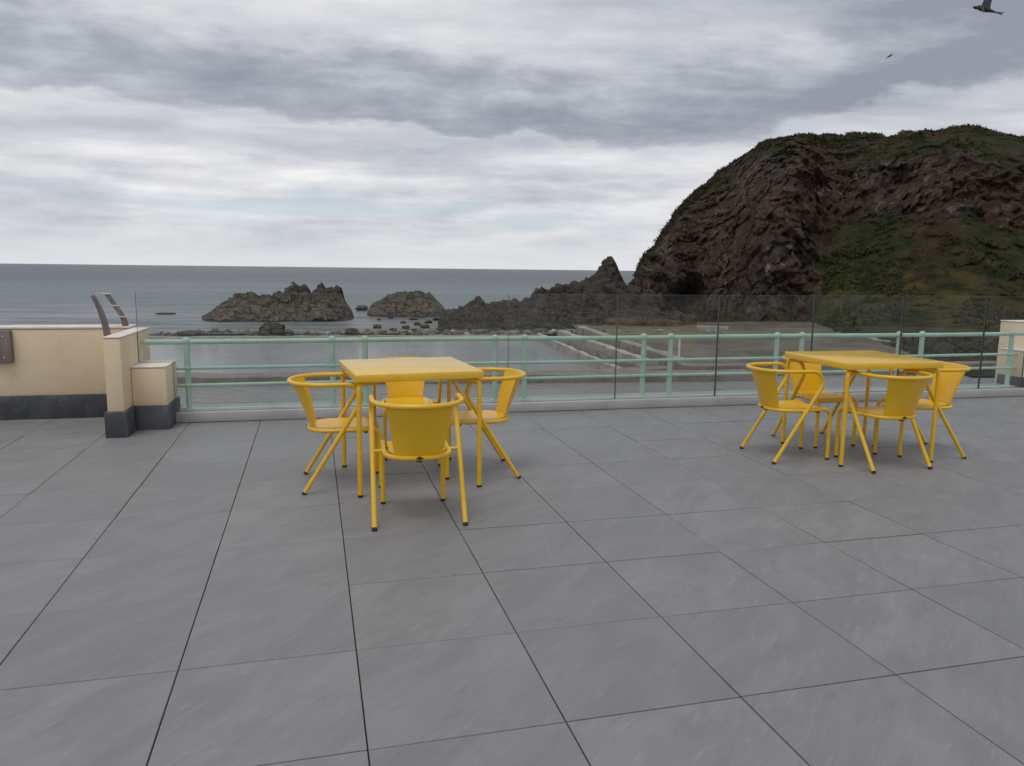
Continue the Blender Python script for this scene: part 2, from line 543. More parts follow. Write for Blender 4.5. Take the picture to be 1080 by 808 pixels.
    p = nt.mapping(co, (1, 1, 1), (0, 0, R(25)))
    w1 = nt.noise(nt.mapping(p, (1.1, 2.6, 1)), 1.0, 5, 0.62, 0.5)
    w2 = nt.noise(nt.mapping(p, (3.2, 5.5, 1)), 1.0, 4, 0.6)
    h = nt.math('ADD', nt.math('MULTIPLY', w1, 0.8), nt.math('MULTIPLY', w2, 0.6))
    c = nt.mix(nt.maprange(nt.noise(co, 0.12, 6), 0.35, 0.65), (0.27, 0.275, 0.285), (0.36, 0.36, 0.36))
    setp(Base_Color=c, Roughness=0.12, IOR=1.33, Specular_IOR_Level=0.5, Normal=nt.bump(h, 1.0, 0.30))
    MAT['pool'] = m
    # --- glass (thin toughened pane: clear with a Fresnel reflection)
    m = bpy.data.materials.new('pane_glass')
    m.use_nodes = True
    nt = NT(m.node_tree)
    for nd in list(m.node_tree.nodes):
        if nd.type != 'OUTPUT_MATERIAL':
            m.node_tree.nodes.remove(nd)
    out = [n for n in m.node_tree.nodes if n.type == 'OUTPUT_MATERIAL'][0]
    tr = nt.n('ShaderNodeBsdfTransparent')
    tr.inputs[0].default_value = (0.955, 0.975, 0.968, 1)
    gl = nt.n('ShaderNodeBsdfGlossy')
    gl.inputs['Roughness'].default_value = 0.02
    gl.inputs['Color'].default_value = (0.95, 0.98, 0.97, 1)
    fr = nt.n('ShaderNodeFresnel')
    fr.inputs['IOR'].default_value = 1.62
    mx = nt.n('ShaderNodeMixShader')
    nt.put(mx.inputs[0], nt.math('MULTIPLY', fr.outputs[0], nt.math('SUBTRACT', 1.0, nt.geo('Backfacing'))))
    nt.put(mx.inputs[1], tr.outputs[0])
    nt.put(mx.inputs[2], gl.outputs[0])
    # a film of dried salt
    df = nt.n('ShaderNodeBsdfDiffuse')
    df.inputs[0].default_value = (0.6, 0.62, 0.62, 1)
    mx2 = nt.n('ShaderNodeMixShader')
    nt.put(mx2.inputs[0], nt.math('MULTIPLY', nt.maprange(nt.noise(nt.coord(), 2.5, 6, 0.65), 0.35, 0.75), 0.035))
    nt.put(mx2.inputs[1], mx.outputs[0])
    nt.put(mx2.inputs[2], df.outputs[0])
    nt.t.links.new(mx2.outputs[0], out.inputs[0])
    MAT['glass'] = m
    MAT['glass_top'] = simple('lit_glass_top_edge', (0.22, 0.30, 0.28), 0.3, 0.1)  # same glass edge in a paler colour, light caught on top painted in
    MAT['glass_edge'] = simple('green_glass_edge', (0.030, 0.060, 0.058), 0.25, 0.2)
    # --- weathered timber
    m, nt, setp = material('weathered_timber')
    co = nt.coord()
    f = nt.noise(nt.mapping(co, (40, 40, 3)), 1.0, 6, 0.7)
    c = nt.mix(nt.maprange(f, 0.3, 0.7), (0.13, 0.105, 0.094), (0.27, 0.225, 0.205))
    setp(Base_Color=c, Roughness=0.8, Normal=nt.bump(f, 0.4, 0.003))
    MAT['timber'] = m
    MAT['bracket'] = simple('pale_galvanised_metal', (0.62, 0.60, 0.55), 0.45, metallic=0.3)
    MAT['bird'] = simple('dark_feathers', (0.03, 0.03, 0.035), 0.7)
    MAT['bird_pale'] = simple('pale_feathers', (0.35, 0.34, 0.33), 0.7)
    MAT['white_paint'] = simple('white_wall_paint', (0.62, 0.62, 0.60), 0.6)


make_materials()

# ------------------------------------------------------------------ world, sun
SUN_EL, SUN_AZ = R(70), R(-158)      # azimuth from +Y towards +X


def make_world():
    w = bpy.data.worlds.new("World")
    scene.world = w
    w.use_nodes = True
    nt = NT(w.node_tree)
    bg = w.node_tree.nodes['Background']
    sky = nt.n('ShaderNodeTexSky', sky_type='NISHITA')
    sky.sun_disc = False
    sky.sun_elevation = SUN_EL
    sky.sun_rotation = SUN_AZ
    sky.altitude = 10
    d = nt.vmath('NORMALIZE', nt.coord('Generated'))
    x, y, z = nt.sep(d)
    za = nt.math('ABSOLUTE', z)
    el = nt.math('ARCSINE', za)
    az = nt.math('ARCTAN2', x, y)
    # a cloud deck seen in perspective
    q = nt.math('ADD', za, 0.10)
    p = nt.comb(nt.math('DIVIDE', x, q), nt.math('DIVIDE', y, q), 0)
    warp = nt.noise(nt.mapping(p, (1, 1, 1), (0, 0, 0), (3.1, 1.7, 0)), 0.7, 5, 0.6)
    big = nt.noise(nt.mapping(p, (0.8, 1.5, 1), (0, 0, R(-10)), (5.3, 8.1, 0.4)), 0.62, 7, 0.55, 0.15)
    med = nt.noise(nt.mapping(p, (0.85, 1.3, 1), (0, 0, R(8)), (1.7, 2.9, 0.8)), 1.5, 8, 0.58, 0.15)
    # low streaks by azimuth and elevation (strata seen edge-on)
    sv = nt.comb(nt.math('MULTIPLY', az, 4.6), nt.math('MULTIPLY', el, 32.0), 2.3)
    streak = nt.noise(sv, 1.0, 7, 0.55, 0.2)
    sv2 = nt.comb(nt.math('MULTIPLY', az, 7.0), nt.math('MULTIPLY', el, 18.0), 7.7)
    lump = nt.noise(sv2, 1.0, 8, 0.57, 0.15)
    # the long dark roll of cloud across the middle of the view
    ew = nt.math('ADD', el, nt.math('MULTIPLY', nt.math('SUBTRACT', lump, 0.5), 0.135))
    ew = nt.math('ADD', ew, nt.math('MULTIPLY', nt.math('SINE', nt.math('MULTIPLY', nt.math('ADD', az, 0.22), 5.2)), 0.016))
    ew = nt.math('SUBTRACT', ew, nt.math('MULTIPLY', nt.math('MAXIMUM', nt.math('SUBTRACT', az, 0.22), 0.0), 0.07))
    lo = nt.maprange(ew, 0.165, 0.185)
    hi = nt.maprange(ew, 0.29, 0.205)
    band = nt.math('MULTIPLY', lo, hi)
    azf = nt.maprange(nt.math('ABSOLUTE', az), 2.4, 0.9)
    band = nt.math('MULTIPLY', band, azf)
    topd = nt.math('MULTIPLY', nt.maprange(az, -0.05, 0.28), nt.maprange(el, 0.25, 0.36))
    b = nt.math('ADD', 0.60, nt.math('MULTIPLY', nt.math('SUBTRACT', big, 0.5), 0.85))
    b = nt.math('ADD', b, nt.math('MULTIPLY', nt.math('SUBTRACT', med, 0.5), 1.0))
    fine = nt.noise(nt.mapping(p, (0.8, 2.0, 1), (0, 0, 0), (9.7, 4.2, 1.8)), 3.4, 7, 0.6, 0.1)
    b = nt.math('ADD', b, nt.math('MULTIPLY', nt.math('SUBTRACT', fine, 0.5), 0.35))
    lowm = nt.maprange(el, 0.22, 0.10)
    bs = nt.math('ADD', 0.69, nt.math('MULTIPLY', nt.math('SUBTRACT', streak, 0.5), 1.3))
    bs = nt.math('ADD', bs, nt.math('MULTIPLY', nt.math('SUBTRACT', lump, 0.5), 0.9))
    mixv = nt.n('ShaderNodeMix', data_type='FLOAT')
    nt.put(mixv.inputs[0], lowm)
    nt.put(mixv.inputs[2], b)
    nt.put(mixv.inputs[3], bs)
    b = mixv.outputs[0]
    bandk = nt.math('MULTIPLY', band, nt.maprange(lump, 0.25, 0.75, 0.56, 0.20))
    b = nt.math('SUBTRACT', b, bandk)
    b = nt.math('SUBTRACT', b, nt.math('MULTIPLY', topd, 0.16))
    rg = nt.math('MULTIPLY', nt.maprange(az, 0.02, 0.30), nt.maprange(ew, 0.13, 0.19))
    b = nt.math('SUBTRACT', b, nt.math('MULTIPLY', nt.math('MULTIPLY', rg, azf), 0.12))
    pale = nt.maprange(el, 0.075, 0.0)
    mixv = nt.n('ShaderNodeMix', data_type='FLOAT')
    nt.put(mixv.inputs[0], nt.math('MULTIPLY', pale, 0.85))
    nt.put(mixv.inputs[2], b)
    mixv.inputs[3].default_value = 0.78
    b = mixv.outputs[0]
    K = 10.0
    col = nt.ramp(b, [(0.08, (0.275, 0.30, 0.36)), (0.34, (0.385, 0.41, 0.47)), (0.60, (0.545, 0.565, 0.61)),
                      (0.80, (0.70, 0.705, 0.725)), (1.0, (0.83, 0.83, 0.835))])
    # thin cover near the horizon lets a little blue sky through
    gap = nt.math('MULTIPLY', nt.maprange(nt.noise(nt.comb(nt.math('MULTIPLY', az, 2.4), nt.math('MULTIPLY', el, 22.0), 5.1), 1.0, 6, 0.6), 0.50, 0.66),
                  nt.math('MULTIPLY', nt.maprange(el, 0.16, 0.08), nt.maprange(el, 0.0, 0.05)))
    cl = nt.vmath('SCALE', col)
    cl.node.inputs['Scale'].default_value = K
    skyc = nt.mix(nt.math('MULTIPLY', gap, 0.65), cl, nt.mix(0.6, sky.outputs[0], (5.2, 6.1, 7.2)))
    # below the horizon: dull ground seen from the air
    below = nt.maprange(z, -0.002, -0.03)
    skyc = nt.mix(below, skyc, (1.3, 1.35, 1.4))
    nt.put(bg.inputs['Color'], skyc)
    bg.inputs['Strength'].default_value = 0.1


make_world()
sun_d = bpy.data.lights.new('sun', 'SUN')
sun_d.energy = 0.9
sun_d.angle = R(28)
sun_d.color = (1.0, 0.965, 0.91)
sun = bpy.data.objects.new('sun', sun_d)
C.objects.link(sun)
sd = Vector((math.sin(SUN_AZ) * math.cos(SUN_EL), math.cos(SUN_AZ) * math.cos(SUN_EL), math.sin(SUN_EL)))
sun.rotation_mode = 'QUATERNION'
sun.rotation_quaternion = sd.to_track_quat('Z', 'Y')
sun.location = sd * 50 + Vector((0, 0, 20))

# ------------------------------------------------------------------ terrace
YAW = 0.25415936
S = 0.6
GU0 = -0.79883937
GV0, SK = 3.45463063, 0.996346


def terrace():
    bm = new()
    ru = Matrix.Rotation(YAW, 4, 'Z')
    gl, gc = 0.0022, 0.0024          # half widths of the long and the cross joints
    for i in range(-16, 27):
        for j in range(-9, 12):
            u0, u1 = S * (i + GU0) + gl, S * (i + 1 + GU0) - gl
            v0, v1 = S * SK * (j + GV0) + gc, S * SK * (j + 1 + GV0) - gc
            if v0 > 7.8:
                continue
            dz = rng.normal(0, 0.0005)
            tx, ty = rng.normal(0, 0.0006, 2)
            z = [dz + tx * a + ty * b for a, b in ((-1, -1), (1, -1), (1, 1), (-1, 1))]
            c = 0.0016
            top = [bm.verts.new(ru @ Vector(q)) for q in ((u0 + c, v0 + c, z[0]), (u1 - c, v0 + c, z[1]), (u1 - c, v1 - c, z[2]), (u0 + c, v1 - c, z[3]))]
            mid = [bm.verts.new(ru @ Vector(q)) for q in ((u0, v0, z[0] - c), (u1, v0, z[1] - c), (u1, v1, z[2] - c), (u0, v1, z[3] - c))]
            bot = [bm.verts.new(ru @ Vector(q)) for q in ((u0, v0, -0.02), (u1, v0, -0.02), (u1, v1, -0.02), (u0, v1, -0.02))]
            bm.faces.new(top)
            for k in range(4):
                n = (k + 1) % 4
                bm.faces.new((mid[k], mid[n], top[n], top[k]))
                bm.faces.new((bot[k], bot[n], mid[n], mid[k]))
    pe = EDGE @ Vector((0, 7.515, 0))
    bmesh.ops.bisect_plane(bm, geom=bm.verts[:] + bm.edges[:] + bm.faces[:], plane_co=pe, plane_no=EV, clear_outer=True)
    o = build('terrace_paving', bm, MAT['tile'])
    struct(o)
    bm = new()
    box(bm, -10.5, 17, -7, 7.512, -0.3, -0.0195)
    o = build('terrace_bed', bm, MAT['joint'])
    o.matrix_world = EDGE
    struct(o)
    bm = new()
    box(bm, -10.5, 17, -7, 7.50, -4.8, -0.302)
    o = build('terrace_base', bm, MAT['brown_concrete'])
    o.matrix_world = EDGE
    struct(o)
    # upstand kerb, in lengths butted together
    bm = new()
    box(bm, -1.372, 7.712, 7.105, 7.51, 0.003, 0.092, 0.008)
    o = build('kerb', bm, MAT['kerb'], smooth=True)
    o.matrix_world = EDGE
    struct(o)


terrace()


# ------------------------------------------------------------------ walls and piers
def eb(name, boxes, mat, parent, bev=0.012):
    bm = new()
    for b in boxes:
        box(bm, *b, bev)
    return build(name, bm, mat, parent, smooth=True)


def walls():
    w = empty('boundary_wall')
    w.matrix_world = EDGE @ Matrix.Translation((-4.0, 7.53, 0))
    tag(w, 'low cream painted wall with dark plinth, left of the cream pier', 'wall')
    eb('wall_body', [(-3.5, 2.215, 0.0, 0.24, 0.205, 0.80)], MAT['cream'], w)
    eb('plinth', [(-3.5, 2.2, -0.028, 0.245, 0.0, 0.212)], MAT['plinth'], w, 0.006)
    eb('coping', [(-3.5, 2.215, -0.006, 0.25, 0.802, 0.824)], MAT['coping'], w, 0.008)
    p = empty('stepped_pier')
    p.matrix_world = EDGE @ Matrix.Translation((-1.6, 7.0, 0))
    tag(p, 'stepped cream pier with dark plinth at the left end of the railing', 'pier')
    eb('tall_block', [(-0.172, -0.045, -0.385, 0.62, 0.20, 0.795)], MAT['cream'], p)
    eb('low_block', [(-0.0445, 0.228, -0.128, 0.33, 0.20, 0.522)], MAT['cream'], p)
    eb('tall_plinth', [(-0.186, -0.021, -0.43, 0.50, 0.0, 0.207)], MAT['plinth'], p, 0.006)
    eb('low_plinth', [(-0.0205, 0.242, -0.16, 0.34, 0.0, 0.204)], MAT['plinth'], p, 0.006)
    eb('coping', [(-0.175, -0.042, -0.388, 0.62, 0.7955, 0.806)], MAT['coping'], p, 0.004)
    eb('coping', [(-0.0415, 0.231, -0.131, 0.333, 0.5225, 0.534)], MAT['coping'], p, 0.004)
    # right-hand pier
    p = empty('stepped_pier')
    p.matrix_world = EDGE @ Matrix.Translation((7.7, 7.1, 0))
    tag(p, 'cream pier at the far right end of the railing, behind the right table', 'pier')
    eb('tall_block', [(0.215, 9.0, 0.44, 0.66, -0.3, 0.815)], MAT['cream'], p)
    eb('low_block', [(0.02, 0.95, 0.10, 0.437, 0.20, 0.50)], MAT['cream'], p)
    eb('low_plinth', [(0.013, 0.96, 0.07, 0.432, 0.0, 0.203)], MAT['plinth'], p, 0.006)
    eb('coping', [(0.211, 9.0, 0.436, 0.664, 0.8155, 0.828)], MAT['coping'], p, 0.004)
    eb('coping', [(0.016, 0.954, 0.096, 0.434, 0.5005, 0.512)], MAT['coping'], p, 0.004)
    # timber board fixed to the wall face
    b = empty('timber_board')
    b.matrix_world = EDGE @ Matrix.Translation((-2.80, 7.48, 0.51))
    tag(b, 'short dark weathered timber board standing against the cream wall', 'board')
    eb('plank', [(-0.045, 0.066, -0.02, 0.05, 0.0, 0.285)], MAT['timber'], b, 0.006)
    eb('backing_batten', [(-0.12, -0.05, 0.005, 0.05, -0.01, 0.28)], MAT['timber'], b, 0.004)
    for z in (0.05, 0.235):
        bm = new()
        bmesh.ops.create_cone(bm, cap_ends=True, segments=10, radius1=0.008, radius2=0.006, depth=0.008,
                              matrix=Matrix.Translation((0.012, -0.0235, z)) @ Matrix.Rotation(PI / 2, 4, 'X'))
        build('bolt', bm, MAT['bracket'], b)


walls()


def onv(px, py, v0):
    d = ray(px, py)
    t = v0 / d.dot(EV)
    return Vector((d.x * t, d.y * t, CAM_H + d.z * t))


def flat_bar(bm, pts, wdir, w, th):
    """a flat bar swept along pts, w wide along wdir, th thick"""
    rings = []
    n = len(pts)
    for i, p in enumerate(pts):
        a = pts[max(0, i - 1)]
        b = pts[min(n - 1, i + 1)]
        t = (b - a).normalized()
        nn = t.cross(wdir).normalized()
        ww = w[i] if isinstance(w, (list, tuple)) else w
        rings.append([bm.verts.new(p + wdir * sx * th / 2 + nn * sy * ww / 2) for sx, sy in ((-1, -1), (1, -1), (1, 1), (-1, 1))])
    for i in range(n - 1):
        for k in range(4):
            bm.faces.new((rings[i][k], rings[i][(k + 1) % 4], rings[i + 1][(k + 1) % 4], rings[i + 1][k]))
    bm.faces.new(rings[0][::-1])
    bm.faces.new(rings[-1])


def smooth_path(pts, n=6):
    out = []
    P = [pts[0]] + list(pts) + [pts[-1]]
    for i in range(1, len(P) - 2):
        for k in range(n):
            t = k / n
            a, b, c, d = P[i - 1], P[i], P[i + 1], P[i + 2]
            out.append(0.5 * ((2 * b) + (c - a) * t + (2 * a - 5 * b + 4 * c - d) * t * t + (3 * b - a - 3 * c + d) * t ** 3))
    out.append(P[-2])
    return out


def ladder():
    base = onv(116, 352, 6.98)
    t = empty('ladder_frame', base)
    tag(t, 'two weathered leaning ladder uprights with pale brackets on top of the cream pier', 'ladder')

    def add(name, pts, v, w, mat, th=0.045):
        bm = new()
        path = smooth_path([onv(x, y, v) - base for x, y in pts])
        ws = [w[0] + (w[1] - w[0]) * i / (len(path) - 1) for i in range(len(path))]
        flat_bar(bm, path, EV, ws, th)
        bmesh.ops.recalc_face_normals(bm, faces=bm.faces[:])
        bmesh.ops.bevel(bm, geom=bm.edges[:], offset=0.004, segments=1, affect='EDGES')
        return build(name, bm, mat, t)
    add('upright', [(113.5, 354.5), (111.5, 345), (107.5, 332), (103, 321), (97.5, 311.5)], 6.98, (0.05, 0.026), MAT['timber'])
    add('upright', [(132.5, 347.5), (132, 341), (129.5, 334.5), (122, 323), (112.5, 310)], 7.56, (0.05, 0.030), MAT['timber'])
    for (x, y) in ((111.5, 310), (120, 322.6), (128.3, 334.3)):
        c = onv(x, y, 7.53) - base
        bm = new()
        tube(bm, [c - EU * 0.035 + Vector((0, 0, .004)), c + EU * 0.028, c + EU * 0.030 + EV * 0.06], 0.006, 8)
        box_c = c - EU * 0.02
        tube(bm, [box_c, box_c - EU * 0.03 - EV * 0.10 + Vector((0, 0, 0.006))], 0.005, 8)
        build('bracket', bm, MAT['bracket'], t)


ladder()


# ------------------------------------------------------------------ glass balustrade and railing
def balustrade():
    t = empty('glass_balustrade')
    t.matrix_world = EDGE @ Matrix.Translation((0, 7.165, 0))
    tag(t, 'frameless clear glass balustrade standing on the kerb in front of the green railing', 'balustrade')
    us = [-1.645, -0.565, 0.537, 1.639, 2.740, 3.836, 4.930, 6.022, 7.10, 7.69]
    for k in range(9):
        u0, u1 = us[k] + 0.0045, us[k + 1] - 0.0045
        zt = 1.145 if k == 0 else 1.135
        th = 0.009

        def pane(a, b, z0, z1, nm):
            bm = new()
            vs = [bm.verts.new(p) for p in ((a, -th, z0), (b, -th, z0), (b, th, z0), (a, th, z0), (a, -th, z1), (b, -th, z1), (b, th, z1), (a, th, z1))]
            for q, mi in (((3, 2, 1, 0), 1), ((4, 5, 6, 7), 2), ((0, 1, 5, 4), 0), ((1, 2, 6, 5), 1), ((2, 3, 7, 6), 0), ((3, 0, 4, 7), 1)):
                f = bm.faces.new([vs[i] for i in q])
                f.material_index = mi
            return build(nm, bm, [MAT['glass'], MAT['glass_edge'], MAT['glass_top']], t)
        if k == 0:
            # this pane is notched over the low block of the pier
            bm = new()
            prof = [(u0, 0.5375), (-1.366, 0.5375), (-1.366, 0.095), (u1, 0.095), (u1, zt), (u0, zt)]
            a = [bm.verts.new((x, -th, z)) for x, z in prof]
            b = [bm.verts.new((x, th, z)) for x, z in prof]
            bm.faces.new(a)
            bm.faces.new(b[::-1])
            for i in range(6):
                j = (i + 1) % 6
                f = bm.faces.new((a[j], a[i], b[i], b[j]))
                f.material_index = 2 if i == 4 else 1
            build('glass_panel', bm, [MAT['glass'], MAT['glass_edge'], MAT['glass_top']], t)
        elif k == 8:
            pane(u0, u1, 0.516 if u0 > 7.7 else 0.095, zt, 'glass_panel')
        else:
            pane(u0, u1, 0.095, zt, 'glass_panel')


balustrade()


def railing():
    t = empty('metal_railing')
    t.matrix_world = EDGE @ Matrix.Translation((0, 7.3, 0))
    tag(t, 'pale green painted tubular railing with ball topped posts along the terrace edge', 'railing')
    posts = [-1.275, -0.011, 0.291, 1.537, 1.835, 3.087, 3.385, 4.605, 4.905, 6.117, 6.414, 7.628]
    zs = [(0.700, 0.0225), (0.464, 0.0155), (0.306, 0.0155), (0.084, 0.0165)]
    for k, (z, r) in enumerate(zs):
        bm = new()
        pts = []
        a, b = (-1.63, 8.2) if k == 0 else (-1.372, 7.72)
        n = 60
        for i in range(n + 1):
            u = a + (b - a) * i / n
            pts.append((u, 0.0, z + 0.0025 * math.sin(u * 1.7 + k)))
        tube(bm, pts, r, 14)
        build('top_rail' if k == 0 else ('bottom_rail' if k == 3 else 'middle_rail'), bm, MAT['mint'], t, smooth=True)
    for u in posts:
        bm = new()
        tube(bm, [(u, 0, 0.095), (u, 0, 0.69)], 0.0255, 16)
        p = build('post', bm, MAT['mint'], t, smooth=True)
        bm = new()
        ball(bm, (u, 0, 0.706), 0.037, 18, 12)
        build('ball_finial', bm, MAT['mint'], p, smooth=True)
        for z, r in zs[1:]:
            bm = new()
            ball(bm, (u, 0, z), 0.033, 16, 10, 0.85)
            build('collar', bm, MAT['mint'], p, smooth=True)
        bm = new()
        bmesh.ops.create_cone(bm, cap_ends=True, segments=18, radius1=0.048, radius2=0.044, depth=0.012, matrix=Matrix.Translation((u, 0, 0.0985)))
        build('base_flange', bm, MAT['mint'], p, smooth=True)


railing()

# ------------------------------------------------------------------ chairs
TR = 0.0137
RING_W, RING_Z, RING_YC, RING_Y0 = 0.240, 0.669, 0.166, -0.074
SEAT_W, SEAT_Z, SEAT_YC, SEAT_Y0 = 0.176, 0.374, 0.205, 0.036


def sup(x, w, yc, y0, n):
    return yc - (yc - y0) * max(0.0, 1 - abs(x / w) ** n) ** (1 / n)


def u_curve(w, yc, y0, n, m=40):
    pts = []
    for i in range(m + 1):
        a = PI * i / m
        ca, sa = math.cos(a), math.sin(a)
        x = -w * math.copysign(abs(ca) ** (2 / n), ca)
        y = yc - (yc - y0) * abs(sa) ** (2 / n)
        pts.append((x, y))
    return pts


def make_chair():
    t = empty('metal_armchair')
    Y = MAT['yellow']
    # rear legs: one straight slant up to the arm loop
    cy, cz, lr = 0.267, 0.584, 0.085
    a0 = R(57.8)
    sy, sz = cy + lr * math.sin(a0), cz - lr * math.cos(a0)
    for s in (-1, 1):
        bm = new()
        tube(bm, [(s * 0.242, 0.006, 0.010), (s * 0.2405, sy * 0.5, sz * 0.5), (s * 0.24, sy, sz)], TR, 14)
        lg = build('leg', bm, Y, t, smooth=True)
        bm = new()
        tube(bm, [(s * 0.242, 0.0, 0.0), (s * 0.242, 0.0085, 0.0135)], TR + 0.0012, 14)
        build('foot_cap', bm, MAT['rubber'], lg, smooth=True)
    # arm rail: loop, arm, round back, arm, loop
    path = []
    for i in range(0, 13):
        a = a0 + (PI - a0) * i / 12
        path.append(Vector((-0.24, cy + lr * math.sin(a), cz - lr * math.cos(a))))
    back = u_curve(RING_W, RING_YC, RING_Y0, 2.15, 44)
    path += [Vector((x, y, RING_Z)) for x, y in back]
    for i in range(12, -1, -1):
        a = a0 + (PI - a0) * i / 12
        path.append(Vector((0.24, cy + lr * math.sin(a), cz - lr * math.cos(a))))
    bm = new()
    tube(bm, path, TR, 14)
    build('arm_rail', bm, Y, t, smooth=True)
    # seat rail with the bends down to the front legs
    fr = 0.055
    path = []
    for i in range(0, 9):
        a = PI / 2 * i / 8
        path.append(Vector((-SEAT_W, 0.472 - fr + fr * math.cos(a), SEAT_Z + 0.006 - fr + fr * math.sin(a))))
    path.append(Vector((-SEAT_W, 0.33, SEAT_Z - 0.001)))
    path += [Vector((x, y, SEAT_Z)) for x, y in u_curve(SEAT_W, SEAT_YC, SEAT_Y0, 2.5, 40)]
    path.append(Vector((SEAT_W, 0.33, SEAT_Z - 0.001)))
    for i in range(8, -1, -1):
        a = PI / 2 * i / 8
        path.append(Vector((SEAT_W, 0.472 - fr + fr * math.cos(a), SEAT_Z + 0.006 - fr + fr * math.sin(a))))
    bm = new()
    tube(bm, path, TR, 14)
    sr = build('seat_rail', bm, Y, t, smooth=True)
    bm = new()
    vs = [bm.verts.new(p) for p in ((-0.022, SEAT_Y0 - 0.0152, SEAT_Z + 0.002), (0, SEAT_Y0 - 0.0152, SEAT_Z - 0.008), (0.022, SEAT_Y0 - 0.0152, SEAT_Z + 0.002), (0, SEAT_Y0 - 0.0152, SEAT_Z + 0.012))]
    f = bm.faces.new(vs)
    ex = bmesh.ops.extrude_face_region(bm, geom=[f])
    bmesh.ops.translate(bm, verts=[v for v in ex['geom'] if isinstance(v, bmesh.types.BMVert)], vec=(0, 0.006, 0))
    build('badge', bm, MAT['badge'], sr)
    for s in (-1, 1):
        bm = new()
        tube(bm, [(s * SEAT_W, 0.472, 0.010), (s * SEAT_W, 0.472, SEAT_Z + 0.006 - fr)], TR, 14)
        lg = build('leg', bm, Y, t, smooth=True)
        bm = new()
        tube(bm, [(s * SEAT_W, 0.472, 0.0), (s * SEAT_W, 0.472, 0.014)], TR + 0.0012, 14)
        build('foot_cap', bm, MAT['rubber'], lg, smooth=True)
        # short tie between the slanting leg and the seat rail
        yy = 0.6302 * SEAT_Z
        bm = new()
        tube(bm, [(s * (SEAT_W + 0.006), yy, SEAT_Z), (s * 0.2395, yy, SEAT_Z)], 0.0095, 12)
        build('stretcher', bm, Y, t, smooth=True)
    # seat: pressed sheet inside the rail, rolled over at the front
    bm = new()
    ins = 0.021
    ny, nx = 30, 18
    y_back, y_front = SEAT_Y0 + ins, 0.44
    rows = []
    for j in range(ny + 1):
        f = j / ny
        y = y_back + (y_front - y_back) * f
        # half width at this y
        if y < SEAT_YC:
            k = max(0.0, 1 - ((SEAT_YC - y) / (SEAT_YC - y_back)) ** 2.5)
            hw = max(0.05, (SEAT_W - ins) * k ** (1 / 2.5))
        else:
            hw = SEAT_W - ins
        drop = 0.0
        if y > 0.395:
            q = (y - 0.395) / (y_front - 0.395)
            drop = 0.030 * (1 - math.sqrt(max(0, 1 - q * q)))
        row = []
        for i in range(nx + 1):
            g = 2 * i / nx - 1
            x = hw * g
            dish = -0.007 * (1 - g * g) * math.sin(PI * min(1, f * 1.05)) + 0.004 * math.sin(PI * f * 0.9)
            row.append(Vector((x, y, SEAT_Z + 0.014 + dish - drop)))
        rows.append(row)
    shell(bm, rows, 0.004)
    st = build('seat', bm, Y, t, smooth=True)
    for x, y in ((0, SEAT_Y0 + 0.016), (-0.145, 0.385), (0.145, 0.385)):
        bm = new()
        box(bm, x - 0.016, x + 0.016, y - 0.010, y + 0.010, SEAT_Z - 0.024, SEAT_Z - 0.0145, 0.002, 1)
        build('stacking_pad', bm, MAT['rubber'], st)
    # backrest: tapered curved sheet between seat rail and arm rail
    bm = new()
    nw, nh = 22, 14
    rows = []
    for j in range(nh + 1):
        f = j / nh
        row = []
        for i in range(nw + 1):
            g = 2 * i / nw - 1
            xb, xt = 0.130 * g, 0.180 * g
            yb = sup(xb, SEAT_W, SEAT_YC, SEAT_Y0, 2.5) + 0.010
            yt = sup(xt, RING_W, RING_YC, RING_Y0, 2.15) + 0.009
            x = xb + (xt - xb) * f - 0.003 * g * math.sin(PI * f)
            y = yb + (yt - yb) * f + 0.004 * math.sin(PI * f)
            zt = RING_Z + 0.002
            z = SEAT_Z + 0.004 + (zt - SEAT_Z - 0.004) * f
            row.append(Vector((x, y, z)))
        rows.append(row)
    shell(bm, rows, 0.004)
    build('backrest', bm, Y, t, smooth=True)
    return t


def copy_tree(o, parent=None):
    c = o.copy()
    C.objects.link(c)
    if parent is not None:
        c.parent = parent
    for ch in [x for x in o.children]:
        copy_tree(ch, c)
    return c


CH = [(-0.478, 3.934, 0.212, 'yellow metal armchair nearest the camera with its back turned, at the left table'),
      (-1.318, 4.754, -1.330, 'yellow metal armchair tucked under the left side of the left table'),
      (0.001, 5.183, 1.795, 'yellow metal armchair at the right side of the left table, front under the tabletop'),
      (-0.832, 5.889, 3.350, 'yellow metal armchair half hidden behind the left table, facing the camera'),
      (1.848, 5.643, -1.378, 'yellow metal armchair on the left side of the right table, arm loop in view'),
      (2.451, 6.440, 3.412, 'yellow metal armchair behind the right table, on its railing side'),
      (2.749, 5.244, 0.284, 'yellow metal armchair on the camera side of the right table, back turned'),
      (3.397, 5.884, 1.647, 'rightmost yellow metal armchair, at the right end of the right table')]
proto = make_chair()
for i, (x, y, a, lab) in enumerate(CH):
    o = proto if i == 0 else copy_tree(proto)
    o.location = (x, y, 0.0008)
    o.rotation_euler = (0, 0, a)
    tag(o, lab, 'armchair', 'yellow armchairs round the two tables')


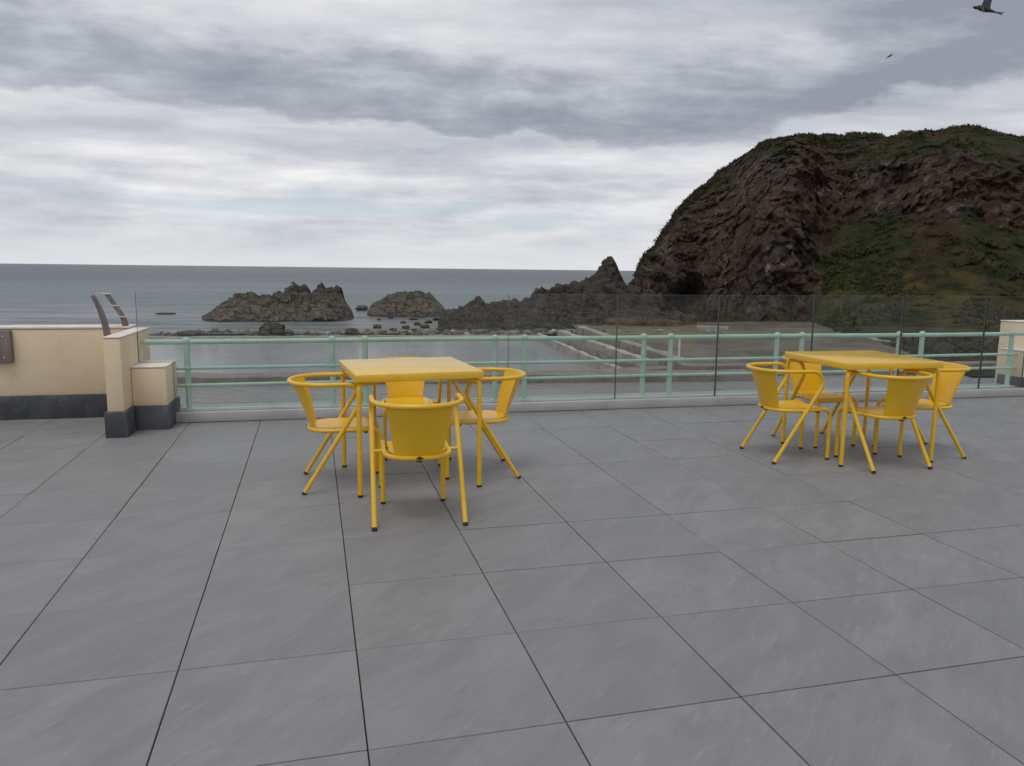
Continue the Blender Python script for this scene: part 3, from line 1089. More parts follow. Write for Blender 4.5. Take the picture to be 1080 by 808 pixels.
# ------------------------------------------------------------------ tables
def make_table():
    t = empty('square_table')
    A, L, ZT, ZU = 0.395, 0.374, 0.747, 0.698
    bm = new()
    box(bm, -A, A, -A, A, ZU, ZT, 0.006, 3)
    build('tabletop', bm, MAT['tabletop'], t, smooth=True)
    br = 0.036
    zc = 0.683
    for sx in (-1, 1):
        for sy in (-1, 1):
            bm = new()
            path = [Vector((sx * L, sy * L, 0.012)), Vector((sx * L, sy * L, 0.35))]
            q = math.sqrt(0.5)
            for k in range(0, 10):
                a = PI / 2 * k / 9
                off = br * (1 - math.cos(a)) * q
                path.append(Vector((sx * (L - off), sy * (L - off), zc - br + br * math.sin(a))))
            path.append(Vector((sx * 0.02, sy * 0.02, zc)))
            tube(bm, path, 0.0148, 14)
            lg = build('leg', bm, MAT['yellow'], t, smooth=True)
            bm = new()
            tube(bm, [(sx * L, sy * L, 0), (sx * L, sy * L, 0.014)], 0.016, 14)
            build('foot_cap', bm, MAT['rubber'], lg, smooth=True)
    bm = new()
    box(bm, -0.07, 0.07, -0.07, 0.07, 0.662, 0.6975, 0.004, 1)
    build('centre_plate', bm, MAT['yellow'], t)
    return t


tb = make_table()
for i, (x, y, a, lab) in enumerate(((-0.679, 4.961, 0.341, 'square yellow metal table nearer the camera, on the left'),
                                    (2.646, 5.803, 0.220, 'square yellow metal table farther back, on the right'))):
    o = tb if i == 0 else copy_tree(tb)
    o.location = (x, y, 0.0008)
    o.rotation_euler = (0, 0, a)
    tag(o, lab, 'table', 'yellow square tables on the terrace')

# ------------------------------------------------------------------ sea, pool, shore
Z_SEA, Z_POOL, Z_FLOOR = -4.4, -3.6, -3.35


def sheet(name, pts, mat, sub=0):
    bm = new()
    bm.faces.new([bm.verts.new(p) for p in pts])
    if sub:
        bmesh.ops.triangulate(bm, faces=bm.faces[:])
    o = build(name, bm, mat)
    if o.data.polygons[0].normal.z < 0:
        o.data.flip_normals()
    return struct(o)


def sea():
    sheet('sea', [(-30000, 40, Z_SEA), (30000, 40, Z_SEA), (30000, 40000, Z_SEA), (-30000, 40000, Z_SEA)], MAT['sea'])
    sheet('seabed_ground', [(-30000, -200, -5.2), (30000, -200, -5.2), (30000, 40000, -5.2), (-30000, 40000, -5.2)], MAT['floor_mud'])
    # pool water between the terrace and the far pool wall
    a, b = at(-500, 357.0, Z_POOL), at(565, 352.6, Z_POOL)
    c, d = at(668, 392, Z_POOL), at(668, 408, Z_POOL)
    e1 = EDGE @ Vector((16.9, 7.55, 0))
    e0 = EDGE @ Vector((-10.4, 7.55, 0))
    f0 = EDGE @ Vector((-34, 7.55, 0))
    g1 = at(1500, 385, Z_POOL)
    sheet('pool_water', [f0[:2] + (Z_POOL,), e1[:2] + (Z_POOL,), tuple(g1), tuple(c), tuple(b), tuple(a)], MAT['pool'])


sea()


def wall_between(name, p0, p1, w, ztop, zbot, mat, label, cat, seg=24, rough=0.04, group=None, width_end=None):
    """a worn concrete wall between two plan points"""
    d = (p1 - p0)
    d.z = 0
    ln = d.length
    t = d.normalized()
    nrm = Vector((-t.y, t.x, 0))
    bm = new()
    rings = []
    sg = max(4, seg)
    for i in range(sg + 1):
        f = i / sg
        c = p0 + t * ln * f
        ww = w + (((width_end or w) - w) * f)
        j = lambda k: noise.noise(Vector((c.x * 0.7 + k * 9.1, c.y * 0.7, k))) * rough
        zt = ztop + j(1)
        rings.append([bm.verts.new(v) for v in (
            Vector((c.x, c.y, 0)) + nrm * (-ww / 2 + j(2)) + Vector((0, 0, zbot)),
            Vector((c.x, c.y, 0)) + nrm * (-ww / 2 + j(2)) + Vector((0, 0, zt - 0.03)),
            Vector((c.x, c.y, 0)) + nrm * (-ww / 2 + 0.04 + j(2)) + Vector((0, 0, zt)),
            Vector((c.x, c.y, 0)) + nrm * (ww / 2 - 0.04 + j(3)) + Vector((0, 0, zt + j(4) * 0.5)),
            Vector((c.x, c.y, 0)) + nrm * (ww / 2 + j(3)) + Vector((0, 0, zt - 0.03)),
            Vector((c.x, c.y, 0)) + nrm * (ww / 2 + j(3)) + Vector((0, 0, zbot)))])
    for i in range(sg):
        for k in range(6):
            bm.faces.new((rings[i][k], rings[i][(k + 1) % 6], rings[i + 1][(k + 1) % 6], rings[i + 1][k]))
    bm.faces.new(rings[0][::-1])
    bm.faces.new(rings[-1])
    o = build(name, bm, mat)
    if label:
        tag(o, label, cat, group)
    return o


def pool_walls():
    G = 'old concrete pool walls below the terrace'
    # cross walk between the near and the far pool
    z = -3.22
    wall_between('pool_walkway', at(-120, 397.6, z), at(790, 391.5, z), 1.35, z, -4.2, MAT['brown_concrete'],
                 'long brown concrete walkway crossing the pool just beyond the railing', 'walkway', 60, 0.05)
    # far edge of the pool, along the shingle
    z = -3.54
    wall_between('pool_edge_wall', at(-480, 357.5, z), at(575, 353.6, z), 0.7, z, -4.6, MAT['pool_concrete'],
                 'low pale concrete wall along the far edge of the pool, by the shingle', 'wall', 70, 0.06, G)
    # the three converging pool walls
    z = -3.1
    wall_between('pool_wall', at(569, 351.8, z), at(655, 389.0, z), 0.30, z, -4.4, MAT['pale_concrete'],
                 'pale topped pool wall nearest the water, first of three converging walls', 'wall', 40, 0.07, G)
    z = -3.0
    wall_between('pool_wall', at(591, 347.8, z), at(690, 381.5, z), 0.46, z, -4.2, MAT['pale_concrete'],
                 'middle one of the three converging pool walls', 'wall', 40, 0.09, G)
    z = -2.85
    wall_between('pool_wall', at(613, 344.3, z), at(718, 377.5, z), 0.62, z, -4.2, MAT['pool_concrete'],
                 'thick stained pool wall nearest the cliff, ending in a small white post', 'wall', 40, 0.09, G)
    # end blocks and steps, right
    z = -3.05
    wall_between('pool_step', at(716, 384.5, z), at(1120, 381, z), 0.8, z, -4.2, MAT['brown_concrete'],
                 'straight brown concrete step behind the right table, beyond the railing', 'step', 30, 0.05)
    wall_between('pool_slab', at(900, 351.5, -3.2), at(985, 366, -3.2), 0.7, -3.3, -4.0, MAT['pool_concrete'],
                 'stained concrete slab edge slanting below the grassy slope on the right', 'slab', 20, 0.06)
    wall_between('pool_step', at(975, 376.5, -3.1), at(1075, 386, -3.1), 0.4, -3.22, -4.0, MAT['pool_concrete'],
                 'low stained concrete step slanting towards the right pier', 'step', 20, 0.05)
    wall_between('pool_slab', at(735, 343.8, -3.2), at(768, 344.6, -3.2), 0.5, -3.22, -3.7, MAT['pale_concrete'],
                 'short pale concrete slab at the foot of the cliff', 'slab', 8, 0.03)
    wall_between('pool_wall', at(630, 392, -3.2), at(700, 386.5, -3.2), 1.0, -3.2, -4.2, MAT['brown_concrete'],
                 'short brown wall joining the ends of the pool walls', 'wall', 20, 0.06, G)
    # small white post
    b = at(716, 379, -2.85)
    bm = new()
    tube(bm, [(0, 0, -0.1), (0, 0, 0.95)], 0.05, 10)
    ball(bm, (0, 0, 0.95), 0.06, 10, 6)
    o = build('white_post', bm, MAT['white_paint'], smooth=True)
    o.location = b
    tag(o, 'small white post at the end of the thick pool wall', 'post')


pool_walls()


def grid_ground(name, quad, nx, ny, zf, mat):
    """ground patch: quad of plan points subdivided, height by zf(x,y)"""
    bm = new()
    a, b, c, d = [Vector(q) for q in quad]
    rows = []
    for j in range(ny + 1):
        row = []
        for i in range(nx + 1):
            s, t = i / nx, j / ny
            p = (a * (1 - s) + b * s) * (1 - t) + (d * (1 - s) + c * s) * t
            row.append(bm.verts.new((p.x, p.y, zf(p.x, p.y))))
        rows.append(row)
    for j in range(ny):
        for i in range(nx):
            bm.faces.new((rows[j][i], rows[j][i + 1], rows[j + 1][i + 1], rows[j + 1][i]))
    o = build(name, bm, mat, smooth=True, sharp=180)
    if o.data.polygons[0].normal.z < 0:
        o.data.flip_normals()
    return struct(o)


def fb(x, y, s, k=0.0):
    return noise.fractal(Vector((x * s, y * s, k)), 0.9, 2.1, 5)


# drained pool floors right of the walls, rising a little towards the cliff
pA, pB = at(648, 389, Z_FLOOR), at(568, 351.5, Z_FLOOR)
pC, pD = at(1500, 338, Z_FLOOR), at(1500, 392, Z_FLOOR)
pB2 = at(600, 338, Z_FLOOR)


def zfloor(x, y):
    return Z_FLOOR - 0.12 + 0.10 * fb(x, y, 0.3)


grid_ground('drained_pool_floor', (pA, pD, pC, pB2), 90, 60, zfloor, MAT['floor_mud'])

# shingle beach between pool wall and sea, left to reef
qa, qb = at(-480, 356.3, -3.6), at(640, 352.6, -3.6)


def zbeach(x, y):
    # distance seaward of the pool's far edge
    t = (qb - qa)
    t.z = 0
    t.normalize()
    f = (x - qa.x) * -t.y + (y - qa.y) * t.x
    z = -3.62 - 0.05 * f if f < 2.0 else -3.72 - 0.22 * (f - 2.0)
    return z + 0.12 * fb(x, y, 0.5, 3.0) + 0.22 * max(0, fb(x, y, 0.12, 9.0))


n1 = qa.normalized()
grid_ground('shingle_beach', (qa, qb, qb + Vector((qb.x, qb.y, 0)).normalized() * 26, qa + Vector((qa.x, qa.y, 0)).normalized() * 14), 160, 60, zbeach, MAT['shingle'])


# ------------------------------------------------------------------ rocks
def blocky(q, s):
    d, pts = noise.voronoi(q * s)
    return noise.noise(pts[0] * 5.3 + Vector((0.37, 0.71, 0.13))) * 1.6, d[1] - d[0]


def ridge(name, sky, dist, depth, label, cat, nx=110, ny=44, rough=1.0, slope=None, group=None, zb=-5.0, seed=0.0, dist2=None, kind=None, mat='rock'):
    """a rock body whose crest follows real heights surveyed at its distance;
    it has its own depth front and back and is broken up by ridged noise"""
    xs = [p[0] for p in sky]
    base = far((xs[0] + xs[-1]) / 2, sky[len(sky) // 2][1], dist)
    org = Vector((base.x, base.y, 0))
    P = []
    crest = []
    for i in range(nx + 1):
        px = xs[0] + (xs[-1] - xs[0]) * i / nx
        py = float(np.interp(px, xs, [p[1] for p in sky]))
        dd = dist + ((dist2 or dist) - dist) * i / nx
        crest.append(far(px, py, dd))
    bm = new()
    rows = []
    for j in range(ny + 1):
        g = 2 * j / ny - 1            # -1 near, +1 far
        row = []
        for i in range(nx + 1):
            c = crest[i]
            r = Vector((c.x, c.y, 0)).normalized()
            e = min(1.0, min(i, nx - i) / nx * 7)
            e = math.sqrt(max(0.0, 1 - (1 - e) ** 2))
            dep = depth * (0.35 + 0.65 * e)
            gg = g * (1 + 0.25 * noise.noise(Vector((c.x * 0.3, g * 1.3, seed + 4))))
            prof = max(0.0, 1 - abs(gg) ** 1.6) ** (slope or 0.8)
            z = zb + (c.z - zb) * prof
            p = Vector((c.x, c.y, 0)) + r * dep * g
            p.z = z
            if rough:
                q = Vector((p.x, p.y, p.z * 0.8)) + Vector((seed * 3, seed * 1.7, seed))
                b1, e1 = blocky(q, 0.50)
                b2, e2 = blocky(q, 1.15)
                b3, e3 = blocky(q, 2.6)
                dn = noise.fractal(q * 1.1, 0.7, 2.2, 6)
                amp = rough * (0.45 + 0.55 * prof) * min(1, max(0.28, (c.z - zb) / 4))
                p.z += amp * (0.55 * b1 + 0.58 * b2 + 0.36 * b3 + 0.32 * dn + 0.22 * min(e2, 0.6) - 0.30) * (0.55 + 0.45 * min(1, abs(g) * 2.5))
                p += r * (amp * (0.7 * b2 + 0.4 * b3 + 0.5 * dn))
                tn = Vector((-r.y, r.x, 0))
                p += tn * (amp * (0.22 * b3 + 0.2 * dn))
            row.append(bm.verts.new(p - org))
        rows.append(row)
    for j in range(ny):
        for i in range(nx):
            bm.faces.new((rows[j][i], rows[j][i + 1], rows[j + 1][i + 1], rows[j + 1][i]))
    # close the underside
    loop = rows[0] + [r[-1] for r in rows[1:]] + rows[-1][-2::-1] + [r[0] for r in rows[-2:0:-1]]
    try:
        bm.faces.new(loop)
    except Exception:
        pass
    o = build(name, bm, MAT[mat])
    o.location = org
    tag(o, label, cat, group, kind)
    return o


ridge('rock_islet', [(213, 334), (222, 329), (232, 322), (243, 315.5), (255, 312), (266, 309.5), (275, 314.5), (283, 310.5), (292, 309), (299, 311),
                     (305, 306.5), (312, 301), (317, 300), (323, 300.5), (329, 307.5), (334, 303), (340, 302), (346, 307), (351, 305), (357, 302), (361, 303),
                     (363, 316), (368, 322), (373, 333)], 90, 5.5,
      'large jagged dark rock islet in the sea, left of centre', 'rock islet', 170, 60, 1.05, seed=1.3)
ridge('rock_islet', [(387, 329), (391, 322), (400, 316), (410, 312), (420, 310), (432, 308), (444, 306.5), (453, 309), (460, 316), (470, 327)], 97, 5,
      'smaller rounded rock islet in the sea, right of the jagged one', 'rock islet', 110, 46, 0.9, seed=5.1)
ridge('rock_reef', [(462, 336), (468, 331), (478, 326), (490, 325), (499, 319), (507, 316), (514, 321), (526, 320), (538, 318), (549, 319.5),
                    (558, 316.5), (564, 310), (570, 303), (575, 305), (580, 309), (585, 304), (596, 303), (606, 301), (616, 297), (624, 296), (634, 299), (650, 303), (668, 305), (700, 312)], 77, 8.5,
      'long dark rocky reef running out from the headland, tapering left into the sea', 'reef', 190, 64, 1.25, seed=8.4, dist2=84, mat='reef_rock')
ridge('sea_stack', [(604, 306), (614, 300), (621, 295), (627, 289), (632, 281.5), (636, 276.5), (640, 273), (643, 270), (646, 270.5), (649, 275), (652, 282), (655, 290), (659, 298), (665, 304), (674, 311)], 81, 4.4,
      'pointed dark sea stack beside the left foot of the headland', 'sea stack', 90, 50, 0.55, slope=0.7, seed=2.7, mat='reef_rock')
ridge('rock_reef', [(452, 352), (462, 346), (475, 344.5), (490, 341), (505, 342.5), (520, 339.5), (540, 341), (556, 337), (575, 338), (596, 335), (618, 333), (650, 330), (690, 326), (735, 330)], 66.5, 5.0,
      'low jumble of brown rocks at the water line in front of the long reef', 'reef', 180, 44, 1.1, seed=14.4, dist2=74, mat='reef_rock')


def boulder(name, px, py_base, w_px, h_px, label, group=None, seed=0.0, zb=Z_SEA, sub=3, sq=0.95):
    p = at(px, py_base, zb)
    d = math.hypot(p.x, p.y)
    w = w_px / F_PX * d / 2
    h = h_px / F_PX * d
    bm = new()
    bmesh.ops.create_icosphere(bm, subdivisions=sub, radius=1)
    for v in bm.verts:
        q = v.co * 1.3 + Vector((seed, seed * 2, seed * 3))
        k = 1 + 0.30 * noise.fractal(q, 0.9, 2.1, 4) + 0.16 * blocky(q, 1.3)[0]
        c = v.co.normalized()
        c = Vector((math.copysign(abs(c.x) ** sq, c.x), math.copysign(abs(c.y) ** sq, c.y), math.copysign(abs(c.z) ** sq, c.z)))
        v.co = Vector((c.x * w, c.y * w * 0.8, c.z * h * 0.62)) * k
        v.co.z += h * 0.38
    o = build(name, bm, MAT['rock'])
    o.location = p
    o.rotation_euler = (0, 0, seed)
    o['category'] = 'boulder'
    o['label'] = label
    if group:
        o['group'] = group
    return o


BG = 'boulders along the shore beyond the railing'
boulder('boulder', 288, 355.5, 25, 14, 'big brown boulder at the water edge below the jagged islet', BG, 0.4, -3.72, 4)
boulder('boulder', 304, 355.5, 13, 8, 'dark boulder touching the right side of the big brown boulder', BG, 1.9, -3.72)
boulder('boulder', 263, 355.5, 9, 6, 'small boulder left of the big brown boulder', BG, 2.6, -3.72)
boulder('boulder', 371, 355, 17, 9, 'ochre boulder on the shingle between the two islets', BG, 3.3, -3.72)
boulder('boulder', 382, 327.5, 15, 5.5, 'flat pale rock awash between the two islets', BG, 4.8, Z_SEA, 3)
boulder('boulder', 324, 355.5, 7, 6, 'small boulder right of the dark boulder, on the shingle', BG, 5.5, -3.72)
boulder('boulder', 333, 356, 9, 5, 'low flat boulder just left of the ochre boulder', BG, 6.1, -3.72)
boulder('boulder', 196, 356, 22, 6, 'long low dark boulder on the shingle above the pier', BG, 7.7, -3.72)
boulder('boulder', 175, 331.5, 17, 1.6, 'thin dark rock just breaking the surface left of the jagged islet', BG, 9.7, Z_SEA)
SG = 'small rocks awash off the reef'
LAB = 'small dark rock awash in the shallows between the ochre boulder and the reef'
for (px, py, w, h) in ((408, 331.5, 9, 1.8), (412, 336, 6, 1.5), (400, 338, 5, 1.6), (398, 346, 9, 2.8), (425, 341, 8, 1.8), (436, 337.5, 9, 1.8), (440, 343, 7, 2),
                       (428, 346.5, 9, 2.4), (448, 346, 10, 3), (452, 341, 9, 2.2), (415, 350, 9, 3), (436, 351, 12, 3.2), (445, 335, 7, 1.5), (388, 351, 7, 2.6),
                       (460, 338, 8, 2), (405, 352.5, 10, 3), (425, 353, 10, 3)):
    boulder('small_rock', px, py, w, h + 1.2, LAB, SG, px * 0.37 + py, Z_SEA, 2)


def loose_stones():
    """shingle stones along the shore: too many to count, one object"""
    bm = new()
    r2 = random.Random(5)
    ico = bmesh.new()
    bmesh.ops.create_icosphere(ico, subdivisions=1, radius=1)
    base = [v.co.copy() for v in ico.verts]
    faces = [[v.index for v in f.verts] for f in ico.faces]
    ico.free()
    verts, fcs = [], []
    n = 0
    while n < 3600:
        if n < 1900:
            px = r2.uniform(120, 640)
            py = 354.8 - abs(r2.gauss(0, 1.6)) + (0 if px < 420 else -r2.random() ** 1.5 * (px - 420) * 0.10)
        else:
            px = r2.uniform(445, 760)
            py = 353.5 - r2.random() * min(26, (px - 440) * 0.24)
        p = at(px, py, -3.7)
        if p.length > 80:
            continue
        z = zbeach(p.x, p.y) if px < 470 or py > 350 else -4.25
        s = 0.07 + 0.30 * r2.random() ** 3.2
        if px > 470:
            s *= 1.3
        a = r2.uniform(0, 6.28)
        sc = Vector((s * r2.uniform(0.8, 1.5), s * r2.uniform(0.7, 1.2), s * r2.uniform(0.45, 0.8)))
        o0 = len(verts)
        rm = Matrix.Rotation(a, 3, 'Z') @ Matrix.Rotation(r2.uniform(-.5, .5), 3, 'X')
        sd_ = r2.random() * 50
        for v in base:
            k = 1 + 0.35 * noise.noise(v * 1.4 + Vector((sd_, sd_, 0)))
            q = rm @ Vector((v.x * sc.x * k, v.y * sc.y * k, v.z * sc.z * k))
            verts.append((p.x + q.x, p.y + q.y, max(z, -4.5) + q.z + sc.z * 0.35))
        for f in faces:
            fcs.append([o0 + i for i in f])
        n += 1
    me = bpy.data.meshes.new('shingle_stones')
    me.from_pydata(verts, [], fcs)
    o = link_mesh('shingle_stones', me, MAT['stone'])
    tag(o, 'loose shingle stones strewn along the shore beyond the pool', 'shingle', kind='stuff')


loose_stones()

# ------------------------------------------------------------------ headland
SKY = [(655, 322), (660, 310), (664, 303), (668, 298), (670, 289), (673, 280), (676, 273), (683, 266), (690, 259), (696, 249), (703, 240), (710, 228),
       (717, 217), (725, 209), (737, 198), (750, 188), (760, 180), (770, 173), (780, 166), (790, 160), (800, 154), (815, 148), (830, 144), (842, 141.5), (852, 141),
       (866, 142.5), (880, 142), (905, 141.5), (930, 141.5), (937, 145), (944, 143.5), (952, 140), (965, 140.5), (978, 138), (990, 138.5), (1003, 134.5), (1015, 134),
       (1030, 135.5), (1050, 140), (1080, 146), (1130, 156), (1200, 150), (1300, 165), (1450, 190), (1650, 225)]


def headland():
    NX, NT_, NP = 640, 230, 46
    xs = np.array([p[0] for p in SKY], float)
    az_s, el_s = [], []
    for x in np.linspace(655, 1650, 1200):
        y = float(np.interp(x, xs, [p[1] for p in SKY]))
        d = ray(x, y)
        az_s.append(math.atan2(d.x, d.y))
        el_s.append(d.z / math.hypot(d.x, d.y))
    px_at = np.linspace(655, 1650, 1200)
    az_lo, az_hi = az_s[0], az_s[-1]
    verts = np.zeros(((NX + 1) * (NT_ + NP + 1), 3))
    grass = np.zeros(len(verts))
    lush = np.zeros(len(verts))

    # profile: (run from base in m, share of the height)
    pl_r, pl_h = [0, 2.2, 5.0, 9.5, 14.0, 19.0, 25.0, 32.0], [0, .17, .34, .53, .69, .83, .93, 1.0]
    pr_r, pr_h = [0, 7, 15, 23, 27, 31, 35, 42, 54], [0, .055, .17, .36, .47, .66, .79, .90, 1.0]
    tt = np.linspace(0, 1, NT_ + 1)

    def prof(R_, H_):
        R_, H_ = np.array(R_, float), np.array(H_, float)
        s = np.concatenate([[0], np.cumsum(np.hypot(np.diff(R_), np.diff(H_) * 22))])
        s /= s[-1]
        return np.interp(tt, s, R_), np.interp(tt, s, H_)
    Lr, Lh = prof(pl_r, pl_h)
    Rr, Rh = prof(pr_r, pr_h)
    k = 0
    rows = NT_ + NP + 1
    for i in range(NX + 1):
        f = i / NX
        az = az_lo + (az_hi - az_lo) * (f ** 1.25)
        px = float(np.interp(az, az_s, px_at))
        el = float(np.interp(az, az_s, el_s))
        dirv = Vector((math.sin(az), math.cos(az), 0))
        side = Vector((dirv.y, -dirv.x, 0))
        m = min(1, max(0, (px - 846) / 62))
        m = m * m * (3 - 2 * m)
        nar = min(1.0, max(0.12, (px - 650) / 120))
        D = 84 - 2.0 * math.exp(-((px - 838) / 40) ** 2) + (1 - nar) * 6
        D += 2.5 * math.sin((px - 700) / 26.0) * (1 - m)
        D = D * (1 - m) + (68 + 4 * math.sin(px / 60.0)) * m
        runL = Lr * (0.55 + 0.45 * nar) * nar
        bank = min(1.0, max(0.0, (px - 880) / 170)) * 21.0
        D -= bank * m
        run = runL * (1 - m) + (Rr + bank * np.clip(tt / 0.16, 0, 1)) * m
        hh = Lh * (1 - m) + Rh * m
        dist_top = D + run[-1]
        zb = -4.7 * (1 - m) + -3.5 * m
        ztop = CAM_H + el * dist_top
        H = ztop - zb
        for j in range(rows):
            if j <= NT_:
                r, z = D + run[j], zb + H * hh[j]
                rel = hh[j]
            else:
                q = (j - NT_) / NP
                r = dist_top + 42 * nar * q
                z = ztop - H * 0.10 * q - (H + 2) * max(0, q - 0.55) ** 1.5 * 3.3
                z = max(z, -6)
                rel = 1.0
            p = dirv * r
            p.z = z
            # grass share
            gl = max(0, (rel - 0.80) / 0.2) * 1.0 + 0.12
            gl = min(1, gl + (0.35 if rel > 0.93 else 0))
            if m > 0:
                crag = math.exp(-((rel - 0.60) / 0.15) ** 2) * (0.95 if px < 990 else 0.8)
                gr = 0.80 - crag * 0.85
                if rel < 0.42:
                    gr = 0.95
                if rel > 0.82:
                    gr = 0.92
                if px > 1020:
                    gr -= 0.35 * math.exp(-((px - 1062) / 30) ** 2) * math.exp(-((rel - 0.22) / 0.16) ** 2)
                ga = gl * (1 - m) + gr * m
            else:
                ga = gl
            grass[k] = ga
            lu = 0.0
            if px > 850 and rel < 0.22:
                lu = 1.0 - rel * 2.2
            lu += 0.45 * m * math.exp(-((px - 985) / 60) ** 2) * math.exp(-((rel - 0.22) / 0.10) ** 2)
            lush[k] = min(1, lu)
            # displacement
            rockness = 1 - min(1, max(0, (ga - 0.25) / 0.6))
            a1 = noise.fractal(p * 0.10 + Vector((5, 1, 7)), 0.8, 2.1, 4)
            a2 = noise.fractal(p * 0.33 + Vector((3, 8, 2)), 0.75, 2.1, 6)
            ps = Vector((p.x + p.z * 0.25, p.y, p.z * 0.85)) + Vector((a2, a2, a2)) * 0.45
            b1, e1 = blocky(ps, 0.22)
            b2, e2 = blocky(ps, 0.60)
            b3, e3 = blocky(ps, 1.45)
            a3 = min(e1, 0.7)
            out = rockness * (1.7 * a1 + 1.0 * a2 + 0.55 * b1 + 0.45 * b2 + 0.36 * b3 + 0.3 * a3) + (1 - rockness) * (0.45 * a2 + 0.7 * a1 + 0.3 * b2)
            damp = 1.0 if rel < 0.93 else max(0.12, (1.0 - rel) / 0.07)
            if j > NT_:
                damp = 0.12
            if rel < 0.05:
                damp *= 0.5
            # cave and buttress shadows
            cave = 5.0 * math.exp(-((px - 732) / 17) ** 2) * math.exp(-((rel - 0.18) / 0.12) ** 2)
            cave += 4.5 * math.exp(-((px - 868 + (rel - 0.5) * 30) / 10) ** 2) * math.exp(-((rel - 0.48) / 0.22) ** 2)
            cave += 3.5 * math.exp(-((px - 952) / 16) ** 2) * math.exp(-((rel - 0.63) / 0.07) ** 2)
            cave += 2.5 * math.exp(-((px - 1045) / 13) ** 2) * math.exp(-((rel - 0.5) / 0.10) ** 2)
            p -= dirv * (out * damp * nar * 0.9 - cave)
            p += side * ((a2 * 0.5 + 0.3 * b2) * damp * rockness)
            p.z += damp * rockness * 0.35 * b2 + (0.30 * a2 + 0.12 * b2) * (1 if rel > .9 else 0)
            verts[k] = p
            k += 1
    faces = []
    for i in range(NX):
        for j in range(rows - 1):
            a = i * rows + j
            faces.append((a, a + rows, a + rows + 1, a + 1))
    me = bpy.data.meshes.new('headland')
    me.from_pydata(verts.tolist(), [], faces)
    at1 = me.attributes.new('grass', 'FLOAT', 'POINT')
    at1.data.foreach_set('value', grass)
    at2 = me.attributes.new('lush', 'FLOAT', 'POINT')
    at2.data.foreach_set('value', lush)
    me.polygons.foreach_set('use_smooth', [True] * len(me.polygons))
    me.set_sharp_from_angle(angle=R(24))
    o = link_mesh('headland', me, MAT['headland'])
    struct(o)
    # ---- bracken and heather cover: clumps of leaf faces over the grassy parts
    r2 = np.random.default_rng(3)
    W = verts.reshape(NX + 1, rows, 3)
    Gm = grass.reshape(NX + 1, rows)
    ok = np.argwhere(Gm[:int(NX * 0.74), :NT_ + 8] > 0.55)
    V, F = [], []
    V2, F2 = [], []

    def clump(c, s, n, VV, FF):
        for _ in range(n):
            d = r2.normal(0, 1, 3)
            d /= np.linalg.norm(d)
            d[2] = abs(d[2])
            q = c + d * s * r2.uniform(0.3, 1.0)
            t1 = r2.normal(0, 1, 3)
            t1 /= np.linalg.norm(t1)
            t2 = np.cross(t1, d)
            nn = np.linalg.norm(t2)
            if nn < 1e-3:
                continue
            t2 /= nn
            l = r2.uniform(0.06, 0.15) * (0.7 + s)
            w = l * 0.55
            b = len(VV)
            VV.extend([(q - t1 * l).tolist(), (q + t2 * w).tolist(), (q + t1 * l).tolist(), (q - t2 * w).tolist()])
            FF.append((b, b + 1, b + 2, b + 3))
    for _ in range(7500):
        a, b = ok[r2.integers(len(ok))]
        c = W[a, b] + np.array([0, 0, 0.0])
        # patchy: thick here, bare there
        if noise.fractal(Vector(c) * 0.16, 0.8, 2.1, 4) < r2.uniform(-0.25, 0.35):
            continue
        left = b > NT_ * 0.8 and a < NX * 0.2
        s = r2.uniform(0.15, 0.5)
        if r2.random() < (0.85 if left else 0.4):
            clump(c, s, 12, V, F)
        else:
            clump(c, s, 12, V2, F2)
    # skyline tufts
    for _ in range(900):
        a = r2.integers(int(NX * 0.05), int(NX * 0.72))
        b = NT_ - r2.integers(0, 6)
        if Gm[a, b] < 0.5:
            continue
        clump(W[a, b], r2.uniform(0.10, 0.34) * (0.6 if a < NX * 0.22 else 1.0), 10, *((V, F) if (a < NX * 0.22 or r2.random() < 0.3) else (V2, F2)))
    for nm, VV, FF, mt, lab in (('bracken_cover', V, F, 'bracken_leaf', 'brownish bracken and heather growing over the headland slopes'),
                                ('scrub_cover', V2, F2, 'scrub_leaf', 'dark green scrub and grass tufts on the headland top and gully')):
        me = bpy.data.meshes.new(nm)
        me.from_pydata(VV, [], FF)
        o = link_mesh(nm, me, MAT[mt])
        tag(o, lab, 'ground cover', kind='stuff')


headland()


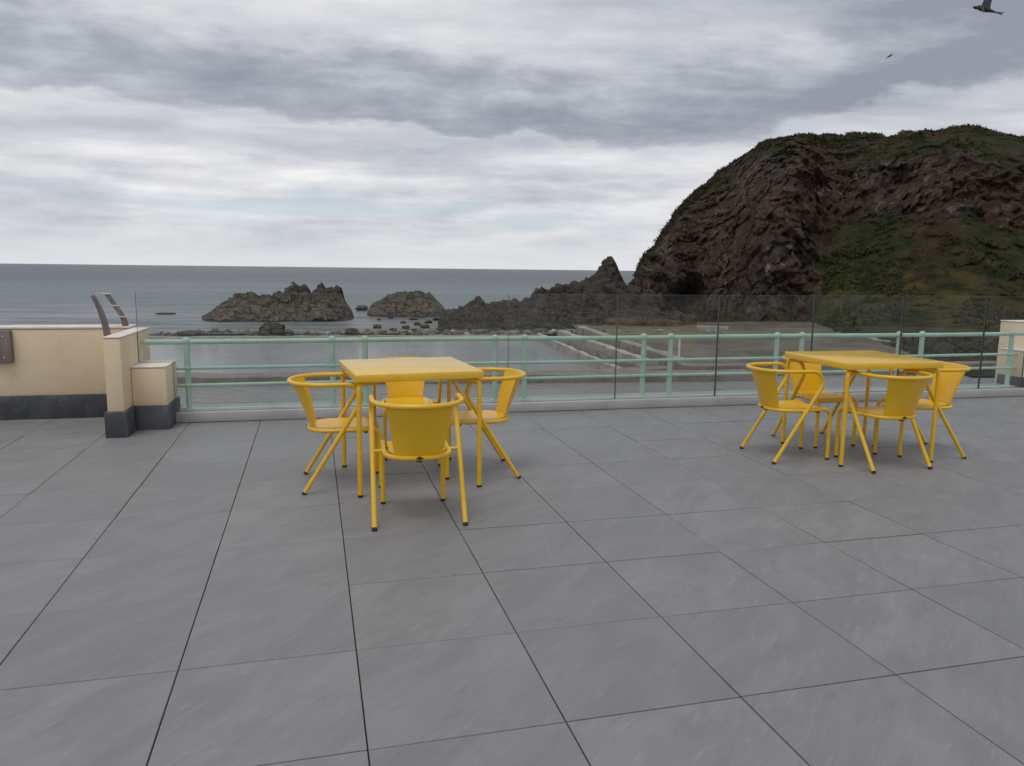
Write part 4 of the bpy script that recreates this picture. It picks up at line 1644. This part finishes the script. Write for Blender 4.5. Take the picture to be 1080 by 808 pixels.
# ------------------------------------------------------------------ birds
def bird(px, py, dist, span, yaw, roll, pitch, label, spread=0.35):
    p = far(px, py, dist)
    t = empty('flying_bird', p)
    t.rotation_euler = (pitch, roll, yaw)
    tag(t, label, 'bird', 'birds over the headland')
    h = span / 2
    bm = new()
    # one continuous body: beak, head, breast, rump
    L = span * 0.52
    prof = [(-0.50, 0.004), (-0.46, 0.018), (-0.40, 0.055), (-0.33, 0.068), (-0.26, 0.062), (-0.12, 0.098), (0.05, 0.105), (0.22, 0.078), (0.36, 0.045), (0.48, 0.03)]
    tube(bm, [(0, -a * L, 0.012 * L * math.cos(a * 5)) for a, r in prof], 1, 12, True, [r * L for a, r in prof])
    # tail
    tail = [(-0.035, -0.44), (0.035, -0.44), (0.12, -0.78), (0.03, -0.70), (-0.03, -0.70), (-0.12, -0.78)]
    a = [bm.verts.new((x * L, y * L, 0.006 * L)) for x, y in tail]
    b = [bm.verts.new((x * L, y * L, -0.010 * L)) for x, y in tail]
    bm.faces.new(a)
    bm.faces.new(b[::-1])
    for i in range(6):
        bm.faces.new((a[i], b[i], b[(i + 1) % 6], a[(i + 1) % 6]))
    build('body', bm, MAT['bird'], t, smooth=True)
    for s in (-1, 1):
        bm = new()
        rows = []
        n = 9
        for i in range(n + 1):
            f = i / n
            x = s * (0.05 * L + h * f)
            z = h * spread * (math.sin(f * 2.2) * 0.8)
            lead = 0.16 * L - 0.0 * f + 0.10 * L * math.sin(f * 3.0) - 0.42 * L * f ** 2.2
            ch = L * (0.36 * (1 - f) ** 0.7 + 0.02)
            rows.append([bm.verts.new((x, lead, z)), bm.verts.new((x, lead - ch * 0.35, z + 0.018 * L * (1 - f))), bm.verts.new((x, lead - ch, z)), bm.verts.new((x, lead - ch * 0.35, z - 0.006 * L))])
        for i in range(n):
            for k in range(4):
                bm.faces.new((rows[i][k], rows[i][(k + 1) % 4], rows[i + 1][(k + 1) % 4], rows[i + 1][k]))
        bm.faces.new(rows[0])
        bm.faces.new(rows[-1][::-1])
        build('wing', bm, MAT['bird'], t, smooth=True)


bird(1038, 10, 7.0, 0.34, R(38), R(-35), R(28), 'larger dark bird in flight at the top right corner of the sky', 0.55)
bird(938, 59.5, 20, 0.34, R(20), R(-38), R(-6), 'small dark gliding bird above the headland, lower left of the larger one', 0.12)

# ------------------------------------------------------------------ render settings
scene.render.engine = 'CYCLES'
vs = scene.view_settings
vs.view_transform = 'Standard'
vs.look = 'None'
vs.exposure = 0.12
vs.gamma = 1.0
vs.use_curve_mapping = False
scene.render.resolution_x = 1024
scene.render.resolution_y = 766
scene.cycles.transparent_max_bounces = 16
